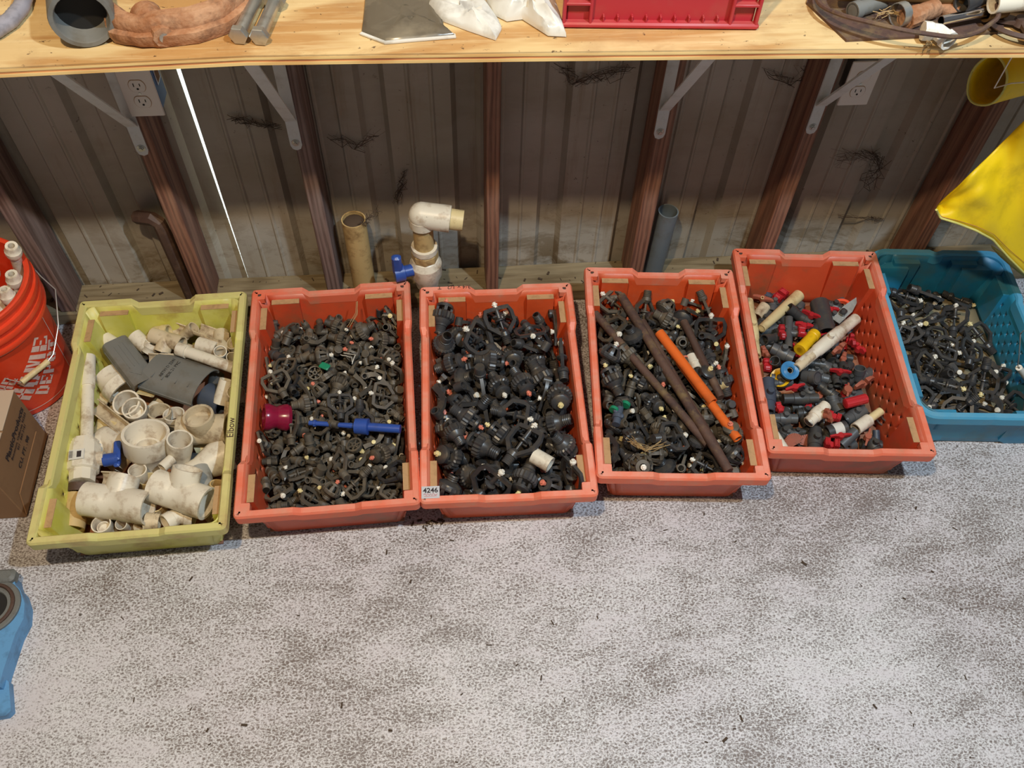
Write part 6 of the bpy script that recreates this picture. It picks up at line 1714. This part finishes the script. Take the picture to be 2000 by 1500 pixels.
bag('clear crumpled bag of pale parts left of the other clear bag', [(848, -20), (834, 18), (862, 42), (915, 62), (968, 80), (980, 58), (975, 44), (930, -20)], .001, .030, 'bag_film', seed=5)
bag('clear crumpled bag overlapping toward the red crate', [(935, -30), (962, 30), (990, 44), (1020, 40), (1070, 72), (1106, 74), (1098, 50), (1072, -30)], .002, .045, 'bag_film', seed=9)
t = upright('thing', 0, 0, 0, .01, .01, 'pvc', 'x') if False else None
M = frame_x(atz(160, 36, S + .050), atz(146, -80, S + .046)); m = MB(); m.lathe([(0, .043), (.0, .050), (.004, .0515), (.05, .0515), (.055, .047), (.22, .047), (.22, .040), (.004, .041), (0, .043)], 34)
M2 = Matrix.Translation(atz(160, 38, S + .0515)) @ M.to_3x3().to_4x4(); o = put('pipe_coupling', 'grey galvanised pipe end facing forward on the left of the shelf', 'pipe', None, M2, m, 'grey_matt'); m = MB(); m.lathe([(.040, .0405), (.041, 0)], 30); obj('pipe_shade_disc', m.mesh('pipe_shade_disc', 'slot_dark'), o)  # dark disc stands in for the shade deep in the pipe
# rusty clamp half
cc = atz(345, -150, S + .026); 
P = [atz(*p, S + .026) for p in ((218, 18), (238, 48), (275, 56), (320, 50), (375, 44), (425, 28), (460, 0), (480, -40))]; Q = []
for a, b in zip(P, P[1:]): Q += [a.lerp(b, i / 3) for i in range(3)]
Q.append(P[-1]); m = MB(); m.sweep(Q, [(-.024, -.025), (.024, -.025), (.029, -.012), (.028, -.002), (.017, .001), (.017, .014), (.009, .024), (-.009, .024), (-.017, .014), (-.017, .001), (-.028, -.002), (-.029, -.012)], scale=[.55, .7, .85, .95, .9, .85, .85, .9] + [1.0] * (len(Q) - 8))
t = put('rusty_clamp', 'heavy rusty pipe clamp half with bolt lug at shelf front left', 'pipe clamp', None, None, m, 'rust_orange', sharp=50)
a = atz(316, 66, S + .020); m = MB(); m.lathe([(-.055, .012), (-.004, .013), (-.002, .019), (.012, .018), (.013, .012)], 8, frame_x(Vector(), (atz(318, 72, S + .02) - atz(292, 26, S + .02))).to_3x3().to_4x4()); b_ = obj('clamp_bolt', m.mesh('clamp_bolt', 'rust_orange'), t, a); m = MB(); m.lathe([(.0125, .0085), (.015, .008)], 14, frame_x(Vector(), (atz(318, 72, S + .02) - atz(292, 26, S + .02))).to_3x3().to_4x4()); obj('bolt_face', m.mesh('bolt_face', 'zinc'), b_)
m = MB(); m.lathe([(-.022, .020), (-.020, .027), (.006, .027), (.010, .020), (.010, .012)], 16, frame_x(Vector(), (atz(318, 72, S + .02) - atz(292, 26, S + .02))).to_3x3().to_4x4()); obj('bolt_lug', m.mesh('bolt_lug', 'rust_orange'), t, atz(292, 42, S + .026))
def hexbolt(label, p0, p1):
    a, b = atz(*p0, S + .0155), atz(*p1, S + .0155); M = frame_x(a, b); l = (b - a).length; h = l / 2; m = MB(); m.lathe([(-h, .0155), (-h + .001, .0168), (-h + .011, .0168), (-h + .0115, .016)], 6); m.lathe([(-h + .011, .0112), (h * .2, .0112)] + threads(h * .22, h, .0112, .0009, 14), 16)
    o = put('hex_bolt', label, 'bolt', None, M, m, 'zinc', sharp=25); m = MB(); m.lathe([(h * .05, .019), (h * .05 + .014, .019)], 6); obj('hex_nut', m.mesh('hex_nut', 'zinc', 25), o); return o
hexbolt('long zinc hex bolt lying left of its twin on the shelf', (464, 72), (528, -60)); hexbolt('long zinc hex bolt lying right, head nearest the shelf edge', (505, 74), (560, -50))
m = MB()
for i in range(5): m.lathe([(-.0016, .045), (.0, .048), (.0016, .045), (0, .042), (-.0016, .045)], 40, Matrix.Translation((0, 0, .002 + .0036 * i)) @ Matrix.Rotation(R(-90), 4, 'Y'))
put('seal_rings', 'stack of thin dark rings behind the two zinc bolts', 'rings', None, atz(572, -34, S), m, 'iron_grey')
# red crate on shelf
a, b = atz(1094, 54, S), atz(1480, 58, S); yaw = math.atan2(b.y - a.y, b.x - a.x); t = thing('red_crate', 'red ribbed crate standing on the shelf', 'crate', None, Matrix.Translation((a + b) / 2) @ Matrix.Rotation(yaw, 4, 'Z')); wd = (b - a).length; hh = .20; dp = .24
m = MB(); h = wd / 2
for y in (0.012, dp - .012): m.bbox((0, y, hh / 2 + .006), (wd - .02, .004, hh - .004), .001)
for x in (-h + .012, h - .012): m.bbox((x, dp / 2, hh / 2 + .006), (.004, dp - .02, hh - .004), .001)
m.bbox((0, dp / 2, .005), (wd - .02, dp - .02, .006), .002); obj('crate_shell', m.mesh('crate_shell', 'crate_red'), t)
for zz, ww in ((.006, wd), (hh, wd + .004)): m = MB(); m.bbox((0, .004, zz), (ww, .016, .010), .003); obj('edge_rail', m.mesh('edge_rail', 'crate_red'), t)
for s_ in (-1, 1):
    m = MB()
    for x in (h - .006, h - .052): m.bbox((s_ * x, .005, hh / 2), (.006, .014, hh - .006), .0015)
    for zz in (.045, .09, .14): m.bbox((s_ * (h - .029), .005, zz), (.046, .013, .005), .001)
    m.sweep([(s_ * (h - .052), .006, .045), (s_ * (h - .012), .006, .10)], .002); obj('corner_ribbing', m.mesh('corner_ribbing', 'crate_red'), t)
for i in range(9): m = MB(); m.bbox((-h + .075 + i * (wd - .15) / 8, .006, .016), (.003, .010, .012), .0008); obj('bottom_rib', m.mesh('bottom_rib', 'crate_red'), t)
# rusty plate and odds and ends at the right
pl = [atz(*p, S) for p in ((1574, 8), (1652, 82), (1812, 74), (1960, 66), (1940, -60), (1600, -60))]; c = pl[0]; m = MB(); m.prism([(p.x - c.x, p.y - c.y) for p in pl], 0, .0045); put('rusty_plate', 'dark rusty steel plate with pointed corner on the shelf', 'steel plate', None, c, m, 'rust', sharp=20)
S2 = S + .0045
P = [(1590, -30, .012), (1600, 6, .020), (1640, 28, .030), (1700, 44, .038), (1760, 58, .040), (1810, 66, .036), (1865, 72, .030), (1905, 64, .026), (1935, 46, .03), (1950, 30, .035), (1940, 0, .04), (1900, -40, .05)]
W_ = [atz(px, py, S2 + dz) for px, py, dz in P]; Q = []
for i in range(len(W_) - 1):
    p0, p1, p2, p3 = W_[max(i - 1, 0)], W_[i], W_[i + 1], W_[min(i + 2, len(W_) - 1)]
    for k in range(5): u = k / 5; Q.append(.5 * ((2 * p1) + (p2 - p0) * u + (2 * p0 - 5 * p1 + 4 * p2 - p3) * u * u + (3 * p1 - p0 - 3 * p2 + p3) * u ** 3))
m = MB(); m.sweep(Q, .0042); put('rubber_loop', 'brown stiff tube loop arching over the rusty plate', 'tube', None, None, m, 'rust')
def spipe(label, p0, p1, dz, r, mt, nm='pipe_nipple', collar=None, ri=.8): 
    a, b = atz(*p0, S2 + dz), atz(*p1, S2 + dz); l = (b - a).length; h = l / 2; m = MB(); m.lathe([(-h, r * ri), (-h, r), (h, r), (h, r * ri), (-h, r * ri)], 16)
    for c0, c1, k, n in collar or (): m.lathe([(-h + l * c0, r), (-h + l * c0, r * k), (-h + l * c1, r * k), (-h + l * c1, r)], n)
    return put(nm, label, 'pipe', None, frame_x(a, b), m, mt)
spipe('short grey pipe at the back of the rusty plate', (1665, 22), (1725, 2), .014, .014, 'grey_matt', collar=[(0, .2, 1.15, 16)]); spipe('rusty elbow pipe lying in the pile of the rusty plate', (1768, 38), (1826, 16), .016, .0165, 'rust_orange', collar=[(0, .4, 1.15, 10)])
spipe('grey hose clamp band around the rusty elbow', (1752, 30), (1766, 26), .022, .021, 'zinc', 'hose_clamp', ri=.93); spipe('chrome pipe with brown brass nut, right end of shelf', (1838, 40), (1930, 22), .022, .0085, 'chrome', 'chrome_pipe')
spipe('brass nut on the end of the chrome pipe', (1924, 26), (1962, 18), .022, .0150, 'brass_brown', 'brass_nut', [(.55, .75, .8, 12)])
cc = atz(1832, 62, S2 + .016); m = MB(); m.lathe([(-.026, .013), (-.026, .0165), (-.012, .0165), (-.01, .0145), (.0, .014)], 8); m.lathe([(0, .014), (.018, .0145), (.020, .017), (.030, .017), (.030, .0125), (.01, .012)], 10, Matrix.Rotation(R(-60), 4, 'Z')); m.ball((0, 0, 0), .0145); put('white_elbow', 'white plastic elbow fitting at the front of the rusty plate', 'pipe elbow', None, Matrix.Translation(cc) @ Matrix.Rotation(R(-10), 4, 'Z'), m, 'tip_white')
m = MB(); m.lathe([(-.004, .062), (.001, .068), (.006, .062), (.001, .054), (-.004, .062)], 40, Matrix.Rotation(R(-90), 4, 'Y')); m.lathe([(-.004, 0), (-.004, .02), (.008, .016), (.008, 0)], 20, Matrix.Rotation(R(-90), 4, 'Y'))
for i in range(3): m.prism([(.012, -.012), (.058, -.020), (.058, .020), (.012, .012)], -.003, .003, Matrix.Rotation(i * 2.094 + .5, 4, 'Z'))
put('hand_wheel', 'brown cast hand wheel at the right end of the shelf', 'hand wheel', None, Matrix.Translation(atz(2000, 44, S + .012)) @ Matrix.Rotation(R(-8), 4, 'X'), m, 'rust_dark')
spipe('thick white pipe in the top right corner of the shelf', (1940, 6), (2060, -6), .05, .018, 'pvc', 'white_pipe'); spipe('black pipe end at the top right behind the chrome pipe', (1878, 8), (1925, -12), .035, .017, 'black', 'black_pipe')
spipe('brown pipe bit lying across the back of the rusty plate', (1800, 4), (1870, 26), .012, .012, 'rust_orange'); spipe('olive tube lying along the back of the rusty plate', (1640, -12), (1880, -4), .03, .012, 'brass_brown', 'olive_tube')
tuft('tangle of fibres on the rusty plate', [atz(1715, 30, S2 + .01), atz(1740, 24, S2 + .015), atz(1760, 34, S2 + .01)], .0006, 'straw', 8, .012, seed=8); tuft('frayed fibres hanging at the white elbow', [atz(1812, 76, S2 + .004), atz(1815, 88, S2), atz(1806, 96, S2 - .002)], .0007, 'straw', 6, .006, seed=11)
# ---------------------------------------------------------------- yellow raincoat at the right edge
def coatgrid(fn, nu, nv, nm, mt, par=None, th=.003):
    m = MB(); m.grid(fn, nu, nv); me = m.mesh(nm, mt, 60); o = obj(nm, me, par); s = o.modifiers.new('thickness', 'SOLIDIFY'); s.thickness = th; s.offset = 0; return o
ct = thing('yellow_raincoat', 'yellow oilskin raincoat hanging from above at the right edge', 'raincoat')
lo = [(1828, 408), (1836, 424), (1868, 434), (1905, 448), (1938, 466), (1968, 500), (2000, 532), (2060, 560)]; up_ = [(1832, 400), (1868, 366), (1905, 330), (1938, 298), (1968, 268), (2000, 236), (2050, 190), (2110, 130)]
def lerpl(L, u): k = u * (len(L) - 1); i = min(int(k), len(L) - 2); f = k - i; return Vector(L[i]).lerp(Vector(L[i + 1]), f)
def skirt(u, v):
    a, b = lerpl(lo, u), lerpl(up_, u); p = a.lerp(b, v); y = 1.40 + .05 * v + .018 * math.sin(u * 9 + v * 3) * (.3 + v) + .010 * noise.noise(Vector((u * 6, v * 4, 0))) + .02 * (1 - u); return aty(p.x, p.y, y)
coatgrid(skirt, 40, 22, 'coat_body', 'coat_yellow', ct)
def skirt_in(u, v): p = lerpl([(1938, 484), (1952, 500), (1975, 520), (2000, 540), (2060, 575)], u) if v < .5 else lerpl([(1936, 480), (1968, 500), (2000, 532), (2030, 545), (2070, 560)], u); return aty(p.x, p.y, 1.46 if v < .5 else 1.44)
coatgrid(skirt_in, 10, 1, 'inner_hem', 'coat_lining', ct, .002)
m = MB(); m.sweep([skirt(i / 40, .0) + Vector((0, -.003, 0)) for i in range(41)], .0026); obj('hem_seam', m.mesh('hem_seam', 'coat_lining'), ct)
m = MB(); m.sweep([skirt(i / 40, .055) + Vector((0, -.0045, 0)) for i in range(41)], [(-.0005, -.0004), (.0005, -.0004), (0, .0006)]); obj('stitching', m.mesh('stitching', 'brown_handle'), ct)
# sleeve: cuff opening faces down left
c0 = aty(1928, 160, 1.46); c1 = aty(2130, 90, 1.60)
ax = (c1 - c0).normalized(); e1 = (aty(1902, 196, 1.46) - aty(1950, 112, 1.46)); e1 = (e1 - ax * e1.dot(ax)).normalized(); e2 = ax.cross(e1)
def slv(u, v):
    a = u * 2 * math.pi; r1 = .052 * (1 + .25 * v) * (1 + .05 * math.sin(3 * a + v * 5)); r2 = .040 * (1 + .5 * v); sk = .035 * math.cos(a) * (1 - v)
    return c0.lerp(c1, v) + e1 * (r1 * math.cos(a)) + e2 * (r2 * math.sin(a)) - ax * sk * 0
coatgrid(slv, 32, 14, 'sleeve', 'coat_yellow', ct); m = MB(); m.sweep([slv(i / 32, 0) for i in range(32)], .0022, closed=True); obj('cuff_edge', m.mesh('cuff_edge', 'coat_lining'), ct)
m = MB(); a = aty(1976, 112, 1.40); b = aty(1942, 172, 1.415); m.sweep([a + Vector((.02, 0, .12)), a, b, b + Vector((.03, 0, .01)), b + Vector((.07, .0, .012))], .0013); put('hanging_string', 'pale string hanging in front of the raincoat cuff', 'string', None, None, m, 'tip_white')
m = MB(); m.sweep([aty(2020, 625, 1.2), aty(1993, 652, 1.2), aty(1990, 700, 1.2), aty(1988, 714, 1.2), aty(1994, 720, 1.2)], .0015); t = put('bucket_bail', 'wire bail with white grip at the right edge over the blue crate', 'bail', None, None, m, 'wire'); m = MB(); m.tube(aty(1990, 718, 1.2), aty(2012, 748, 1.2), .008, .003, 12); obj('white_grip', m.mesh('white_grip', 'tip_white'), t)
# ---------------------------------------------------------------- cobwebs, wall dirt, crumbs
def web(label, pts, y, n, sp, seed):
    rr = random.Random(seed); m = MB()
    for i in range(n):
        k = rr.randrange(len(pts) - 1); a, b = Vector(pts[k]), Vector(pts[k + 1]); q = [a.lerp(b, f) + Vector((rr.gauss(0, sp * 1.3), rr.gauss(0, sp))) for f in (0, .25, .5, .75, 1)]
        w0 = [aty(p.x, p.y, y - rr.uniform(0, .006)) for p in q]; r = rr.choice((.0002, .0003, .0006)); m.sweep(w0, [(-r, -r), (r, -r), (0, r)])
    o = put('cobweb', label, 'cobweb', None, None, m, 'cobweb'); o['kind'] = 'stuff'
web('dark cobweb under the shelf between the middle and reddish studs', [(1098, 128), (1120, 160), (1180, 148), (1226, 132)], YW - .006, 46, 7, 1)
web('hanging dark cobweb streak above the tan pipe stub', [(790, 330), (786, 360), (775, 395)], YW - .006, 22, 4, 2); web('cobweb smear left of the dark stud', [(455, 232), (500, 240), (545, 248)], YW - .006, 30, 5, 3)
web('cobweb star on the right wall bay', [(1640, 312), (1702, 300), (1718, 318), (1695, 365)], YW - .006, 40, 8, 4); web('faint cobweb left of the light slit panel', [(650, 270), (700, 285), (735, 262)], YW - .006, 16, 6, 5); web('wispy cobweb beside the tan pipe stub', [(705, 440), (725, 425), (742, 408)], 1.66, 14, 5, 6)
web('cobweb near the right outlet', [(1500, 140), (1545, 160), (1590, 130)], YW - .006, 16, 7, 7); web('cobweb scraps low on the right bay', [(1640, 420), (1700, 425), (1720, 428)], YW - .006, 14, 3, 8)
rr = random.Random(3); m = MB()
for i in range(260):
    u = rr.random()
    if u < .55: p = Vector((rr.uniform(-1.1, 1.5), rr.uniform(1.634, 1.73), .0445))
    elif u < .64: p = atz(rr.gauss(835, 20), rr.gauss(1022, 7), .0005)
    else: p = atz(rr.uniform(200, 1900), rr.uniform(960, 1490), .0003)
    a = rr.uniform(0, 3.14); l = rr.uniform(.0012, .004 if u > .8 else .007); w_ = l * rr.uniform(.15, .5); M = Matrix.Translation(p + Vector((0, 0, w_ * .4))) @ Matrix.Rotation(a, 4, 'Z'); m.box((0, 0, 0), (2 * l, 2 * w_, w_), M)
o = put('floor_crumbs', 'dark crumbs and dry bits scattered on sill plate and floor', 'debris', None, None, m, 'debris'); o['kind'] = 'stuff'
web_ = None
for px, py, l_ in ((410, 129, 'white plug under the shelf left of the light slit'), (1868, 114, 'white plug under the shelf at the right end')):
    c = atz(px, py - 3, .984); m = MB(); m.lathe([(0, .019), (-.004, .018), (-.007, .010), (-.007, 0)], 18, Matrix.Rotation(R(-90), 4, 'Y')); put('round_plug', l_, 'plug', None, Vector((c.x, c.y + .018, .9845)), m, 'tip_white')
# labels shared by a few things are told apart by their order across the photograph
def across(o):
    v = o.matrix_basis.translation - CAM; return v.dot(RT) / v.dot(FW)
shared = {}
for o in scene.collection.objects:
    if o.parent is None and o.get('label') and o.get('category'): shared.setdefault(o['label'], []).append(o)
ORD = {2: ('left one', 'right one'), 3: ('leftmost of three', 'central of three', 'rightmost of three'), 4: ('leftmost of four', 'second of four', 'third of four', 'rightmost of four'), 5: ('leftmost of five', 'second of five', 'third of five', 'fourth of five', 'rightmost of five')}
for lb, os_ in shared.items():
    if len(os_) in ORD:
        for o, w_ in zip(sorted(os_, key=across), ORD[len(os_)]): o['label'] = lb + ', ' + w_
